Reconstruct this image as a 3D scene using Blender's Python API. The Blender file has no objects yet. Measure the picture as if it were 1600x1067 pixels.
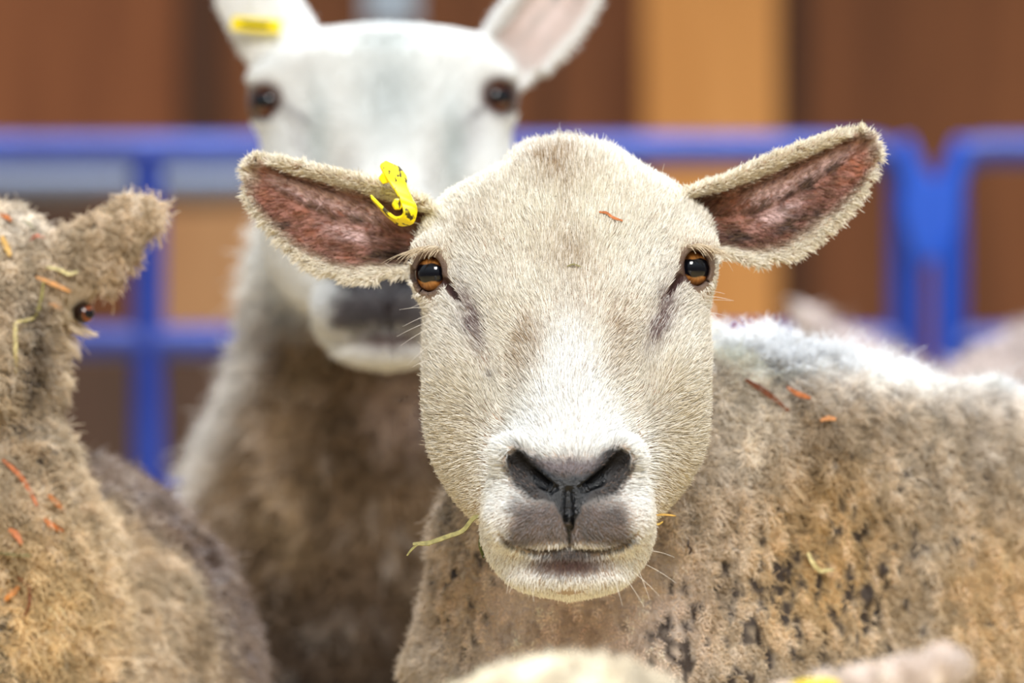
import bpy, bmesh, math, time
import numpy as np
from mathutils import Vector, Matrix

T0 = time.time()
C = bpy.context.scene.collection
sc = bpy.context.scene

# ------------------------------------------------------------------ camera, light, exposure
K = 0.0003                       # metres covered by one photograph pixel 2.4 m from the camera
D0 = 2.4
EYE_Z = 0.85
cam_d = bpy.data.cameras.new('camera'); cam = bpy.data.objects.new('camera', cam_d); C.objects.link(cam)
cam.location = (0, -D0, EYE_Z); cam.rotation_euler = (math.pi/2, 0, 0)
cam_d.lens = 180; cam_d.sensor_width = 36; cam_d.clip_start = 0.1
cam_d.dof.use_dof = True; cam_d.dof.focus_distance = 2.355; cam_d.dof.aperture_fstop = 6.3
sc.camera = cam

world = bpy.data.worlds.new('world'); sc.world = world; world.use_nodes = True
wn = world.node_tree.nodes; wl = world.node_tree.links
bgn = wn['Background']
wtc = wn.new('ShaderNodeTexCoord'); wsep = wn.new('ShaderNodeSeparateXYZ'); wr = wn.new('ShaderNodeValToRGB')
wl.new(wtc.outputs['Generated'], wsep.inputs[0]); wl.new(wsep.outputs['Z'], wr.inputs[0]); wl.new(wr.outputs[0], bgn.inputs[0])
wr.color_ramp.elements[0].position = 0.02; wr.color_ramp.elements[0].color = (0.24, 0.22, 0.21, 1)
wr.color_ramp.elements[1].position = 0.55; wr.color_ramp.elements[1].color = (0.78, 0.89, 1.0, 1)
bgn.inputs[1].default_value = 0.84

def area(name, loc, target, sx, sy, power, col):
    d = bpy.data.lights.new(name, 'AREA'); d.shape = 'RECTANGLE'; d.size = sx; d.size_y = sy; d.energy = power; d.color = col
    o = bpy.data.objects.new(name, d); C.objects.link(o); o.location = loc
    o.rotation_euler = (Vector(target)-Vector(loc)).to_track_quat('-Z', 'Y').to_euler()
    return o
area('barn_window_light', (0.2, -2.8, 2.85), (0, 0.1, 0.8), 1.0, 0.9, 118, (1.0, 0.97, 0.93))
area('roof_light', (0.5, 1.9, 3.7), (0, 0.6, 0.8), 3.4, 1.6, 270, (0.88, 0.93, 1.0))
sc.view_settings.view_transform = 'Standard'; sc.view_settings.look = 'None'
sc.view_settings.exposure = 0.08; sc.view_settings.gamma = 1.0; sc.view_settings.use_curve_mapping = False
sc.cycles.max_bounces = 6; sc.cycles.diffuse_bounces = 4; sc.cycles.glossy_bounces = 2; sc.cycles.transmission_bounces = 4
sc.cycles.use_denoising = True
sc.cycles_curves.shape = 'RIBBONS'

# ------------------------------------------------------------------ helpers
rng = np.random.default_rng(7)
TAB = np.random.default_rng(11).random((4, 32, 32, 32)).astype(np.float32)

def vnoise(p, scale, seed=0):
    q = p/scale + seed*7.31
    i = np.floor(q).astype(np.int64); f = (q-i).astype(np.float32); f = f*f*(3-2*f)
    T = TAB[seed % 4]
    r = 0
    for a in (0, 1):
        wx = f[:, 0] if a else 1-f[:, 0]
        for b in (0, 1):
            wy = f[:, 1] if b else 1-f[:, 1]
            for c in (0, 1):
                wz = f[:, 2] if c else 1-f[:, 2]
                r = r + T[(i[:, 0]+a) & 31, (i[:, 1]+b) & 31, (i[:, 2]+c) & 31]*wx*wy*wz
    return r*2-1

def fbm(p, scale, oct=3, seed=0):
    r = 0; a = 1; t = 0
    for k in range(oct):
        r = r + a*vnoise(p, scale/2**k, seed+k); t += a; a *= .55
    return r/t

def smin(a, b, k):
    h = np.clip(0.5+0.5*(b-a)/k, 0, 1)
    return b*(1-h)+a*h-k*h*(1-h)
def smax(a, b, k): return -smin(-a, -b, k)
def sstep(x, a, b):
    t = np.clip((x-a)/(b-a), 0, 1); return t*t*(3-2*t)
def srgb(*c):
    c = np.array(c, dtype=np.float64)/255.
    return np.where(c <= .04045, c/12.92, ((c+.055)/1.055)**2.4)
def smooth_interp(x, xs, ys):
    """monotone-ish cubic (Catmull-Rom style) interpolation of a table"""
    xs = np.asarray(xs, float); ys = np.asarray(ys, float)
    d = np.diff(ys)/np.diff(xs)
    m = np.empty_like(ys); m[0] = d[0]; m[-1] = d[-1]
    m[1:-1] = np.where(d[:-1]*d[1:] > 0, 2*d[:-1]*d[1:]/(d[:-1]+d[1:]+1e-12), 0)
    i = np.clip(np.searchsorted(xs, x)-1, 0, len(xs)-2)
    h = xs[i+1]-xs[i]; t = np.clip((x-xs[i])/h, 0, 1)
    return ((2*t**3-3*t**2+1)*ys[i]+(t**3-2*t**2+t)*h*m[i]+(-2*t**3+3*t**2)*ys[i+1]+(t**3-t**2)*h*m[i+1])

PC = K/D0
def PT(u, v, w):
    """photograph position + forward distance -> local point of a sheep (pixel-sized units)"""
    return np.array([800+(u-800)*(1-PC*w), 533.5+(v-533.5)*(1-PC*w), w], float)
def IMG(p):
    s = 1-PC*p[:, 2]
    return 800+(p[:, 0]-800)/s, 533.5+(p[:, 1]-533.5)/s

def ell(p, c, r, M=None):
    q = p-np.asarray(c, float)
    if M is not None: q = q@M
    q = q/np.asarray(r, float)
    n = np.sqrt((q*q).sum(1))
    return (n-1)*min(r)
def capsule(p, a, b, ra, rb=None):
    a = np.asarray(a, float); b = np.asarray(b, float); rb = ra if rb is None else rb
    ab = b-a; t = np.clip(((p-a)@ab)/(ab@ab), 0, 1)
    d = np.linalg.norm(p-a-t[:, None]*ab, axis=1)
    return d-(ra+(rb-ra)*t)
def chain(p, pts, k=None):
    r = None
    for (a, ra), (b, rb) in zip(pts[:-1], pts[1:]):
        c = capsule(p, a, b, ra, rb)
        r = c if r is None else (np.minimum(r, c) if k is None else smin(r, c, k))
    return r
def rotm(ax, deg):
    return np.array(Matrix.Rotation(math.radians(deg), 3, ax))

def polygonize(f, lo, hi, h, band=4.0):
    """surface nets on a block-sparse sampling of f"""
    lo = np.asarray(lo, float); hi = np.asarray(hi, float)
    B = 8
    nb = np.ceil((hi-lo)/(h*B)).astype(int); n = nb*B+1
    F = np.empty(tuple(n), np.float32)
    gx, gy, gz = np.meshgrid(*[np.arange(k) for k in nb], indexing='ij')
    cen = lo+(np.stack([gx, gy, gz], -1).reshape(-1, 3)+.5)*B*h
    fc = np.concatenate([f(c) for c in np.array_split(cen, max(1, len(cen)//200000))])
    big = np.repeat(np.repeat(np.repeat(fc.reshape(nb), B, 0), B, 1), B, 2)
    F[:-1, :-1, :-1] = big; F[-1] = 1e3; F[:, -1] = 1e3; F[:, :, -1] = 1e3
    act = np.nonzero(np.abs(fc) < B*h*1.9)[0]
    off = np.stack(np.meshgrid(*[np.arange(B+1)]*3, indexing='ij'), -1).reshape(-1, 3)
    bi = np.stack([gx, gy, gz], -1).reshape(-1, 3)[act]*B
    for ch in np.array_split(bi, max(1, len(bi)//600)):
        if len(ch) == 0: continue
        idx = (ch[:, None, :]+off[None]).reshape(-1, 3)
        v = f(lo+idx*h)
        F[idx[:, 0], idx[:, 1], idx[:, 2]] = v
    F[0] = 1e3; F[:, 0] = 1e3; F[:, :, 0] = 1e3; F[-1] = 1e3; F[:, -1] = 1e3; F[:, :, -1] = 1e3
    s = F < 0
    m = np.zeros(tuple(n-1), np.uint8)
    for a in (0, 1):
        for b in (0, 1):
            for c in (0, 1):
                m += s[a:n[0]-1+a, b:n[1]-1+b, c:n[2]-1+c]
    cells = np.argwhere((m > 0) & (m < 8))
    cid = np.full(tuple(n-1), -1, np.int32)
    cid[cells[:, 0], cells[:, 1], cells[:, 2]] = np.arange(len(cells))
    corners = [(a, b, c) for a in (0, 1) for b in (0, 1) for c in (0, 1)]
    val = {c: F[cells[:, 0]+c[0], cells[:, 1]+c[1], cells[:, 2]+c[2]] for c in corners}
    acc = np.zeros((len(cells), 3)); cnt = np.zeros(len(cells))
    for c in corners:
        for ax in range(3):
            if c[ax] == 0:
                d = list(c); d[ax] = 1; d = tuple(d)
                a, b = val[c], val[d]; x = (a < 0) != (b < 0)
                t = np.where(x, a/(a-b+1e-20), 0)
                pt = np.tile(np.array(c, float), (len(cells), 1)); pt[:, ax] += t
                acc += pt*x[:, None]; cnt += x
    V = lo+(cells+acc/np.maximum(cnt, 1)[:, None])*h
    Q = []
    for ax in range(3):
        sl0 = [slice(1, -1)]*3; sl1 = [slice(1, -1)]*3
        sl0[ax] = slice(0, -1); sl1[ax] = slice(1, None)
        A = s[tuple(sl0)]; Bq = s[tuple(sl1)]
        e = np.argwhere(A != Bq); ins = A[e[:, 0], e[:, 1], e[:, 2]]
        o = np.ones(3, int); o[ax] = 0; e = e+o
        b, c = [(1, 2), (2, 0), (0, 1)][ax]
        q = []
        for db, dc in ((0, 0), (-1, 0), (-1, -1), (0, -1)):
            g = e.copy(); g[:, b] += db; g[:, c] += dc
            q.append(cid[g[:, 0], g[:, 1], g[:, 2]])
        q = np.stack(q, 1)
        q[~ins] = q[~ins][:, ::-1]
        Q.append(q)
    Q = np.concatenate(Q); Q = Q[(Q >= 0).all(1)]
    return V, Q

def grad(f, p, e=0.6):
    g = np.empty_like(p)
    for a in range(3):
        d = np.zeros(3); d[a] = e
        g[:, a] = (f(p+d)-f(p-d))/(2*e)
    return g
def project(f, p, n=3, mx=6):
    for _ in range(n):
        v = f(p); g = grad(f, p); g2 = (g*g).sum(1)+1e-3
        st = -(v/g2)[:, None]*g
        l = np.linalg.norm(st, axis=1)
        p = p+st*np.minimum(1, mx/(l+1e-9))[:, None]
    return p
def mesh_from(name, V, F, refine=()):
    me = bpy.data.meshes.new(name)
    me.from_pydata([], [], [])
    me.vertices.add(len(V)); me.vertices.foreach_set('co', V.astype(np.float32).ravel())
    F = np.asarray(F); k = F.shape[1]
    me.loops.add(F.size); me.loops.foreach_set('vertex_index', F.ravel().astype(np.int32))
    me.polygons.add(len(F)); me.polygons.foreach_set('loop_start', (np.arange(len(F))*k).astype(np.int32))
    me.update(); me.validate()
    for fn, cuts in refine:
        bm = bmesh.new(); bm.from_mesh(me); bm.verts.ensure_lookup_table()
        co = np.array([v.co[:] for v in bm.verts]); m = fn(co)
        es = [e for e in bm.edges if m[e.verts[0].index] and m[e.verts[1].index]]
        bmesh.ops.subdivide_edges(bm, edges=es, cuts=cuts, use_grid_fill=True)
        bm.to_mesh(me); bm.free()
    return me
def get_co(me):
    a = np.empty(len(me.vertices)*3, np.float32); me.vertices.foreach_get('co', a); return a.reshape(-1, 3).astype(float)

class Frame:
    """local pixel-sized units -> metres for a sheep standing dref from the camera"""
    def __init__(s, dref): s.k = K*dref/D0; s.y = dref-D0
    def w(s, p):
        p = np.atleast_2d(p)
        return np.stack([(p[:, 0]-800)*s.k, s.y-p[:, 2]*s.k, EYE_Z-(p[:, 1]-533.5)*s.k], 1)
    def inv(s, P):
        P = np.atleast_2d(P)
        return np.stack([P[:, 0]/s.k+800, 533.5-(P[:, 2]-EYE_Z)/s.k, (s.y-P[:, 1])/s.k], 1)
    def d(s, n): return np.stack([n[:, 0], -n[:, 2], -n[:, 1]], 1)

# ------------------------------------------------------------------ materials
def mat(name, col=(.8, .8, .8), rough=.6, spec=.5, **kw):
    m = bpy.data.materials.new(name); m.use_nodes = True
    b = m.node_tree.nodes['Principled BSDF']
    b.inputs['Base Color'].default_value = (*col, 1); b.inputs['Roughness'].default_value = rough
    b.inputs['Specular IOR Level'].default_value = spec
    for k_, v in kw.items(): b.inputs[k_.replace('_', ' ')].default_value = v
    return m
def attr_col(m, gain=1.0):
    nt = m.node_tree; a = nt.nodes.new('ShaderNodeAttribute'); a.attribute_name = 'col'
    nt.links.new(a.outputs['Color'], nt.nodes['Principled BSDF'].inputs['Base Color']); return a
def bump(m, scale, dist, strength=1.0, detail=4, coord='Object'):
    nt = m.node_tree; t = nt.nodes.new('ShaderNodeTexCoord'); n = nt.nodes.new('ShaderNodeTexNoise'); b = nt.nodes.new('ShaderNodeBump')
    n.inputs['Scale'].default_value = scale; n.inputs['Detail'].default_value = detail
    b.inputs['Distance'].default_value = dist; b.inputs['Strength'].default_value = strength
    nt.links.new(t.outputs[coord], n.inputs['Vector']); nt.links.new(n.outputs['Fac'], b.inputs['Height'])
    nt.links.new(b.outputs[0], nt.nodes['Principled BSDF'].inputs['Normal'])
M_skin = mat('sheep_skin', rough=.6, spec=.4); attr_col(M_skin); bump(M_skin, 900, .0009, .8)
def rough_attr(m):
    nt = m.node_tree; a = nt.nodes.new('ShaderNodeAttribute'); a.attribute_name = 'wet'
    mr = nt.nodes.new('ShaderNodeMapRange'); mr.inputs[3].default_value = .7; mr.inputs[4].default_value = .13
    nt.links.new(a.outputs['Fac'], mr.inputs[0]); nt.links.new(mr.outputs[0], nt.nodes['Principled BSDF'].inputs['Roughness'])
rough_attr(M_skin)
M_hair = mat('sheep_hair', rough=.5, spec=.2); attr_col(M_hair)
M_wool = mat('sheep_wool_fibre', rough=.8, spec=.2); attr_col(M_wool)
M_eye = mat('sheep_eye', rough=.5, spec=.0, Coat_Weight=1.0, Coat_Roughness=.02); attr_col(M_eye)
M_lash = mat('lash_hair', srgb(214, 190, 160), .4)

def link(name, data, m=None, parent=None):
    o = bpy.data.objects.new(name, data); C.objects.link(o)
    if m is not None: data.materials.append(m)
    if parent is not None: o.parent = parent
    return o
def set_col(me, col, wet=None):
    a = me.attributes.new('col', 'FLOAT_COLOR', 'POINT')
    c = np.ones((len(me.vertices), 4), np.float32); c[:, :3] = col; a.data.foreach_set('color', c.ravel())
    b = me.attributes.new('wet', 'FLOAT', 'POINT')
    b.data.foreach_set('value', (np.zeros(len(me.vertices)) if wet is None else wet).astype(np.float32))
def shade_smooth(me):
    me.polygons.foreach_set('use_smooth', np.ones(len(me.polygons), bool)); me.update()

def hair_object(name, pts, rad, col, m, parent):
    """pts (n,k,3) metres, rad (n,k), col (n,3)"""
    n, k, _ = pts.shape
    cd = bpy.data.hair_curves.new(name); cd.add_curves([k]*n)
    cd.attributes['position'].data.foreach_set('vector', pts.astype(np.float32).ravel()) if 'position' in cd.attributes else None
    a = cd.attributes.get('radius') or cd.attributes.new('radius', 'FLOAT', 'POINT')
    a.data.foreach_set('value', rad.astype(np.float32).ravel())
    c = cd.attributes.new('col', 'FLOAT_COLOR', 'CURVE')
    cc = np.ones((n, 4), np.float32); cc[:, :3] = np.clip(col, 0, 1); c.data.foreach_set('color', cc.ravel())
    return link(name, cd, m, parent)

def sample(me, n, weight):
    """random points on a mesh; weight = density multiplier as a function of face centres"""
    me.calc_loop_triangles()
    t = np.empty(len(me.loop_triangles)*3, np.int32); me.loop_triangles.foreach_get('vertices', t); t = t.reshape(-1, 3)
    co = get_co(me)
    A, B, D = co[t[:, 0]], co[t[:, 1]], co[t[:, 2]]
    nn = np.cross(B-A, D-A); ar = np.linalg.norm(nn, axis=1)
    w = ar*weight((A+B+D)/3, nn/(ar[:, None]+1e-12)); w = w/w.sum()
    i = rng.choice(len(t), n, p=w)
    r1 = np.sqrt(rng.random(n)); r2 = rng.random(n)
    return A[i]*(1-r1)[:, None]+B[i]*(r1*(1-r2))[:, None]+D[i]*(r1*r2)[:, None], nn[i]/(ar[i][:, None]+1e-12)

def norm(v): return v/(np.linalg.norm(v, axis=1)[:, None]+1e-9)
def blob(u, v, cx, cy, rx, ry, ang=0, soft=1.0):
    a = math.radians(ang); du = u-cx; dv = v-cy
    x = (du*math.cos(a)+dv*math.sin(a))/rx; y = (-du*math.sin(a)+dv*math.cos(a))/ry
    return np.exp(-(x*x+y*y)**soft)
def mixc(c, d, m): return c*(1-m[:, None])+np.asarray(d)*m[:, None]

def thing(o, label, cat, group=None, kind=None):
    o['label'] = label; o['category'] = cat
    if group: o['group'] = group
    if kind: o['kind'] = kind
    return o

# ------------------------------------------------------------------ head shared by the two sheep that face the camera
# silhouette of skull and cheeks: v, left, right, centre depth, half depth
SK = np.array([
 [226, 872, 892, -170, 12], [231, 846, 918, -170, 40], [238, 818, 952, -165, 75], [248, 798, 975, -155, 105], [262, 780, 1002, -145, 130], [283, 738, 1040, -135, 150],
 [305, 702, 1072, -125, 165], [330, 679, 1094, -115, 178], [355, 664, 1108, -105, 186], [385, 657, 1113, -98, 193], [425, 657, 1110, -90, 200],
 [460, 663, 1105, -76, 198], [500, 668, 1104, -62, 194], [550, 667, 1105, -44, 188], [600, 667, 1102, -22, 176], [650, 671, 1094, -2, 162],
 [700, 682, 1080, 18, 148], [750, 705, 1057, 38, 130], [790, 727, 1038, 55, 108], [815, 750, 1018, 64, 84], [835, 790, 980, 70, 50], [842, 850, 920, 74, 14]], float)
# bridge and muzzle: v, half width, front depth
MZ = np.array([
 [300, 60, -20], [340, 110, 45], [385, 140, 88], [425, 145, 118], [460, 136, 146], [500, 114, 172], [550, 95, 206], [600, 87, 243], [640, 94, 275], [680, 108, 310],
 [715, 121, 340], [750, 131, 360], [800, 137, 366], [840, 135, 358], [870, 126, 342], [895, 108, 318], [915, 78, 285], [928, 42, 245], [934, 16, 215]], float)

class Head:
    def __init__(s, vmap=lambda v: v, umap=lambda u: u, us=1.0, crest=1.0):
        s.crest = crest
        s.vmap = vmap; s.umap = umap; s.us = us
        sk = SK.copy(); w = sk[:, 3]*us; v = vmap(sk[:, 0]); pc = 1-PC*w
        s.skv = 533.5+(v-533.5)*pc
        l = 800+(umap(sk[:, 1])-800)*pc; r = 800+(umap(sk[:, 2])-800)*pc
        s.cx = (l+r)/2; s.a = (r-l)/2; s.wc = w; s.d = sk[:, 4]*us
        mz = MZ.copy(); w2 = mz[:, 2]*us; v2 = vmap(mz[:, 0]); pc = 1-PC*w2*.8
        s.mv = 533.5+(v2-533.5)*pc; s.mcx = 800+(umap(888.)-800)*pc; s.ma = mz[:, 1]*us*pc; s.mw = w2
        s.eyes = []
        s.carve = []
        s.finish = False
    def slice_f(s, p, v, cx, a, wc, d, n):
        V = p[:, 1]; vc = np.clip(V, v[0], v[-1])
        C_ = smooth_interp(vc, v, cx); A = smooth_interp(vc, v, a); W = smooth_interp(vc, v, wc); D = smooth_interp(vc, v, d)
        x = np.abs(p[:, 0]-C_)/A; y = np.abs(p[:, 2]-W)/D
        g = (x**n+y**n)**(1/n)
        f = (g-1)*np.minimum(A, D)
        return np.maximum(f, np.abs(V-vc)+np.where(np.abs(V-vc) > 0, np.minimum(f, 0)*0, -1e3))
    def P(s, u, v, w): return PT(s.umap(float(u)), s.vmap(float(v)), w*s.us)
    def base(s, p):
        us = s.us
        f = s.slice_f(p, s.skv, s.cx, s.a, s.wc, s.d, 2.35)
        dep = np.interp(s.mv, s.mv, 120+0*s.mv)*us
        f2 = s.slice_f(p, s.mv, s.mcx, s.ma, s.mw-dep, dep, 2.3)
        f = smin(f, f2, 46*us)
        for side in (-1, 1):
            ex = 676 if side < 0 else 1086; ey = 425 if side < 0 else 418
            sg = side
            # brow ridge and orbit
            f = smin(f, ell(p, s.P(ex-14*sg, ey-36, -2), np.array([46, 24, 34])*us, rotm('Z', 0)), 26*us)
            f = smin(f, ell(p, s.P(ex-10*sg, ey+8, -22), np.array([42, 50, 48])*us), 24*us)
            # facial hollow below the eye and crest
            f = smax(f, -ell(p, s.P(888+sg*128, 575, 232), np.array([40, 130, 62])*us), 46*us)
            f = smin(f, ell(p, s.P(888+sg*150, 640, 60), np.array([58, 120, 90])*us), 40*us)
        # forehead crest lump, poll
        f = smin(f, ell(p, s.P(888, 300, -30), np.array([95, 60*s.crest, 60])*us), 40*us*s.crest)
        # chin and lips
        f = smin(f, ell(p, s.P(888, 893, 262), np.array([100, 40, 78])*us), 16*us)
        for sg in (-1, 1):
            f = smin(f, ell(p, s.P(888+sg*62, 812, 322), np.array([66, 46, 58])*us), 20*us)
            f = smin(f, ell(p, s.P(888+sg*84, 716, 300), np.array([34, 30, 44])*us, rotm('Z', -sg*25)), 14*us)
        return f
    def surf_w(s, u, v, w0=420):
        """depth of the untouched surface at a photograph position"""
        ws = np.arange(w0, -200, -3.)*s.us
        pts = np.stack([PT(s.umap(float(u)), s.vmap(float(v)), w) for w in ws])
        f = s.base(pts); i = np.argmax(f < 0)
        return ws[i]
    def on(s, u, v, lift=0):
        w = s.surf_w(u, v); return PT(s.umap(float(u)), s.vmap(float(v)), w+lift*s.us)
    def setup(s):
        us = s.us
        # nostrils: comma shaped slots, Y groove, mouth line, inner corner of the eyes
        for sg in (-1, 1):
            pts = [(86, 712, 11), (78, 727, 13), (62, 741, 13), (42, 754, 10), (24, 764, 6)]
            s.carve.append(([(s.on(888+sg*a, b, -4), r*us) for a, b, r in pts], 7*us))
            pts = [(104, 836, 4), (80, 853, 5), (45, 862, 6), (0, 858, 6)]
            s.carve.append(([(s.on(888+sg*a, b, 1), r*us) for a, b, r in pts], 7*us))
        s.carve.append(([(s.on(888, 768, 3), 4*us), (s.on(889, 800, 2), 4*us), (s.on(889, 835, 2), 5*us), (s.on(889, 852, 0), 5*us)], 8*us))
        for sg, ic in ((-1, [(692, 440), (706, 456), (721, 476)]), (1, [(1066, 434), (1054, 450), (1040, 472)])):
            s.carve.append(([(s.on(a, b, 0), r*us) for (a, b), r in zip(ic, (5, 5, 3))], 9*us))
        for sg, (eu, ev), (cu, cv), th in ((-1, (683, 428), (670, 428), 12), (1, (1076, 420), (1087, 419), -12)):
            w = -6
            c = s.P(eu, ev, w)
            s.eyes.append(dict(c=c, r=35*us, o=s.P(cu, cv, w+30), sg=sg, th=th))
    def __call__(s, p):
        us = s.us
        f = s.base(p)
        near = p[:, 2] > -90*us
        q = p[near]; g = f[near]
        for e in s.eyes:
            r = np.linalg.norm(q-e['c'], axis=1)
            shell = r-(e['r']+6.5*us)
            g = smin(g, shell, 9*us)                       # lids wrap the ball
            dx = q[:, 0]-e['o'][0]; dy = q[:, 1]-e['o'][1]
            a = math.radians(e['th']); x = dx*math.cos(a)+dy*math.sin(a); y = -dx*math.sin(a)+dy*math.cos(a)
            # opening follows an almond, seen along the gaze
            x = x - e['sg']*(q[:, 2]-e['o'][2])*0.35
            op = (np.sqrt((x/(25*us))**2+(y/(28*us))**2)-1)*24*us
            op = np.maximum(op, -(q[:, 2]-e['c'][2]))
            op = np.maximum(op, (e['r']-3*us)-r)
            g = smax(g, -op, 3*us)
            g = np.maximum(g, -(r-(e['r']-1.0*us)))
        for pts, k in s.carve:
            m = np.linalg.norm(q-pts[len(pts)//2][0], axis=1) < 150*us
            if m.any(): g[m] = smax(g[m], -chain(q[m], pts), k)
        f[near] = g
        return f

class Ear:
    def __init__(s, B, tip, up, top, bot, cup=42, th=8.5, bend=0, roll=10, thtop=13, back=False):
        s.B = np.asarray(B, float); a = np.asarray(tip, float)-s.B; s.L = np.linalg.norm(a); s.a = a/s.L
        b = np.asarray(up, float); b = b-(b@s.a)*s.a; s.b = b/np.linalg.norm(b)
        n = np.cross(s.a, s.b); s.n = n if n[2] > 0 else -n
        if back: s.n = -s.n
        s.top = np.array(top, float); s.bot = np.array(bot, float); s.cup = cup; s.th = th; s.bend = bend; s.roll = roll; s.thtop = thtop
        s.smx = max(s.top[-1, 0], s.bot[-1, 0])
    def co(s, p):
        d = p-s.B; S = d@s.a; T = d@s.b; H = d@s.n
        sc_ = np.clip(S, s.top[0, 0], s.smx)
        tt = smooth_interp(sc_, s.top[:, 0], s.top[:, 1]); tb = smooth_interp(sc_, s.bot[:, 0], s.bot[:, 1])
        hw = np.maximum((tt-tb)/2, 3); q = (T-(tt+tb)/2)/hw
        k = np.clip(S/s.L, 0, 1)
        cup = s.cup*(1-.55*k)
        qq = np.clip(q, -1.3, 1.3)
        we = s.bend*k*k-cup*(1-qq*qq)+s.roll*sstep(q, .55, 1.0)*(1-.4*k)
        return S, q, H, we, hw, cup
    def __call__(s, p):
        r = np.linalg.norm(p-s.B-s.a*s.L*.5, axis=1)
        out = r-s.L*.5-140
        m = out < 60
        if not m.any(): return np.maximum(out, 30)
        S, q, H, we, hw, cup = s.co(p[m])
        th = s.th+(s.thtop-s.th)*sstep(q, .35, .9)
        th = th*np.where(S > 0, 1-.15*S/s.L, 1)
        f1 = np.abs(H-we)/np.sqrt(1+(2*cup*q/hw)**2)-th
        f2 = (np.abs(q)-1)*hw*.9
        f = smax(f1, f2, 14)
        f = smax(f, S-s.smx, 12); f = smax(f, s.top[0, 0]-S, 6)
        res = np.maximum(out, 30); res[m] = f
        return res

EARL_T = [(-30, 38), (1.5, 49), (45, 54), (88, 55.7), (150, 50), (211, 42.3), (262, 37), (292, 30), (308, 18), (317, 2)]
EARL_B = [(-30, -40), (-6, -61), (28, -87), (73, -107), (123, -117), (167, -111), (217, -90), (271, -58), (299, -31), (317, -6)]
EARR_T = [(-30, 50), (-2, 64), (36, 62), (66, 57), (121, 56), (186, 51), (249, 44), (292, 33), (310, 18), (319, 0)]
EARR_B = [(-30, -30), (12, -56), (43, -84), (78, -102), (120, -108), (182, -95), (236, -75), (292, -38), (319, -8)]

# ------------------------------------------------------------------ eyes
def eye_object(fr, e, gaze, parent, pupil=(.66, .40), amber=srgb(190, 128, 66)):
    n = 140
    bm = bmesh.new(); bmesh.ops.create_uvsphere(bm, u_segments=n, v_segments=n//2, radius=1.0)
    me = bpy.data.meshes.new('eye'); bm.to_mesh(me); bm.free()
    V = get_co(me)
    g = np.asarray(gaze, float); g /= np.linalg.norm(g)
    side = np.cross([0, 1, 0], g); side /= np.linalg.norm(side); up = np.cross(g, side)
    ang = np.arccos(np.clip(V@g, -1, 1))
    R = e['r']*(1+.05*np.exp(-(ang/.55)**4))
    sx = V@side; sy = V@up
    rr = np.sqrt(sx*sx+sy*sy)
    th = np.arctan2(sy, sx)
    streak = vnoise(np.stack([np.cos(th)*6, np.sin(th)*6, rr*3], 1), 1.0, 1)
    streak2 = vnoise(np.stack([np.cos(th)*16, np.sin(th)*16, rr*4], 1), 1.0, 2)
    col = np.tile(amber, (len(V), 1))*(1+.35*streak+.3*streak2)[:, None]
    inner = (1-sstep(rr, .25, .62))
    col = mixc(col, srgb(120, 92, 62)*(1+.3*streak2)[:, None], inner*.6)
    ring = sstep(rr, .66, .84)
    col = mixc(col, srgb(92, 50, 22), .6*sstep(rr, .45, .7)+.5*sstep(streak, .1, .5)); col = mixc(col, srgb(34, 20, 14), ring)
    pu = ((np.abs(sx)/pupil[0])**4+(np.abs(sy+.02+.03*np.sin(sx*9))/pupil[1])**4)
    pm = (1-sstep(pu, .75, 1.15))*(V@g > 0)
    col = mixc(col, srgb(6, 7, 14), pm)
    col = np.where((V@g > 0)[:, None], col, srgb(34, 20, 14))
    P = e['c']+V*R[:, None]
    me.vertices.foreach_set('co', fr.w(P).astype(np.float32).ravel())
    bm = bmesh.new(); bm.from_mesh(me); bmesh.ops.recalc_face_normals(bm, faces=bm.faces); bm.to_mesh(me); bm.free()
    set_col(me, np.clip(col, 0, 1)); shade_smooth(me)
    return link('eye', me, M_eye, parent)

def strands(root, nrm, tang, L, k, lift, jit, curl=0, droop=None):
    """k points per strand in local units"""
    n = len(root)
    d = tang-(tang*nrm).sum(1)[:, None]*nrm; d = norm(d)
    d = norm(d+rng.normal(0, jit, (n, 3)))
    pts = np.empty((n, k, 3)); pts[:, 0] = root-nrm*1.5
    dirn = norm(d*(1-lift)[:, None]+nrm*lift[:, None])
    p = pts[:, 0].copy(); ph = rng.random(n)*6.28; s2 = np.cross(d, nrm)
    for i in range(1, k):
        t = i/(k-1)
        dd = norm(dirn+(d*.35*t))
        if curl: dd = norm(dd+curl*(np.cos(ph+t*7)[:, None]*s2+np.sin(ph+t*7)[:, None]*nrm))
        p = p+dd*(L/(k-1))[:, None]; pts[:, i] = p
    return pts
def put_strands(fr, name, pts, r0, r1, col, m, parent):
    n, k, _ = pts.shape
    W = fr.w(pts.reshape(-1, 3)).reshape(n, k, 3)
    t = np.linspace(0, 1, k)[None]
    rad = (np.asarray(r0).reshape(-1, 1)*(1-t)+np.asarray(r1).reshape(-1, 1)*t)*fr.k*np.ones((n, 1))
    return hair_object(name, W, rad, col, m, parent)

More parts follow.
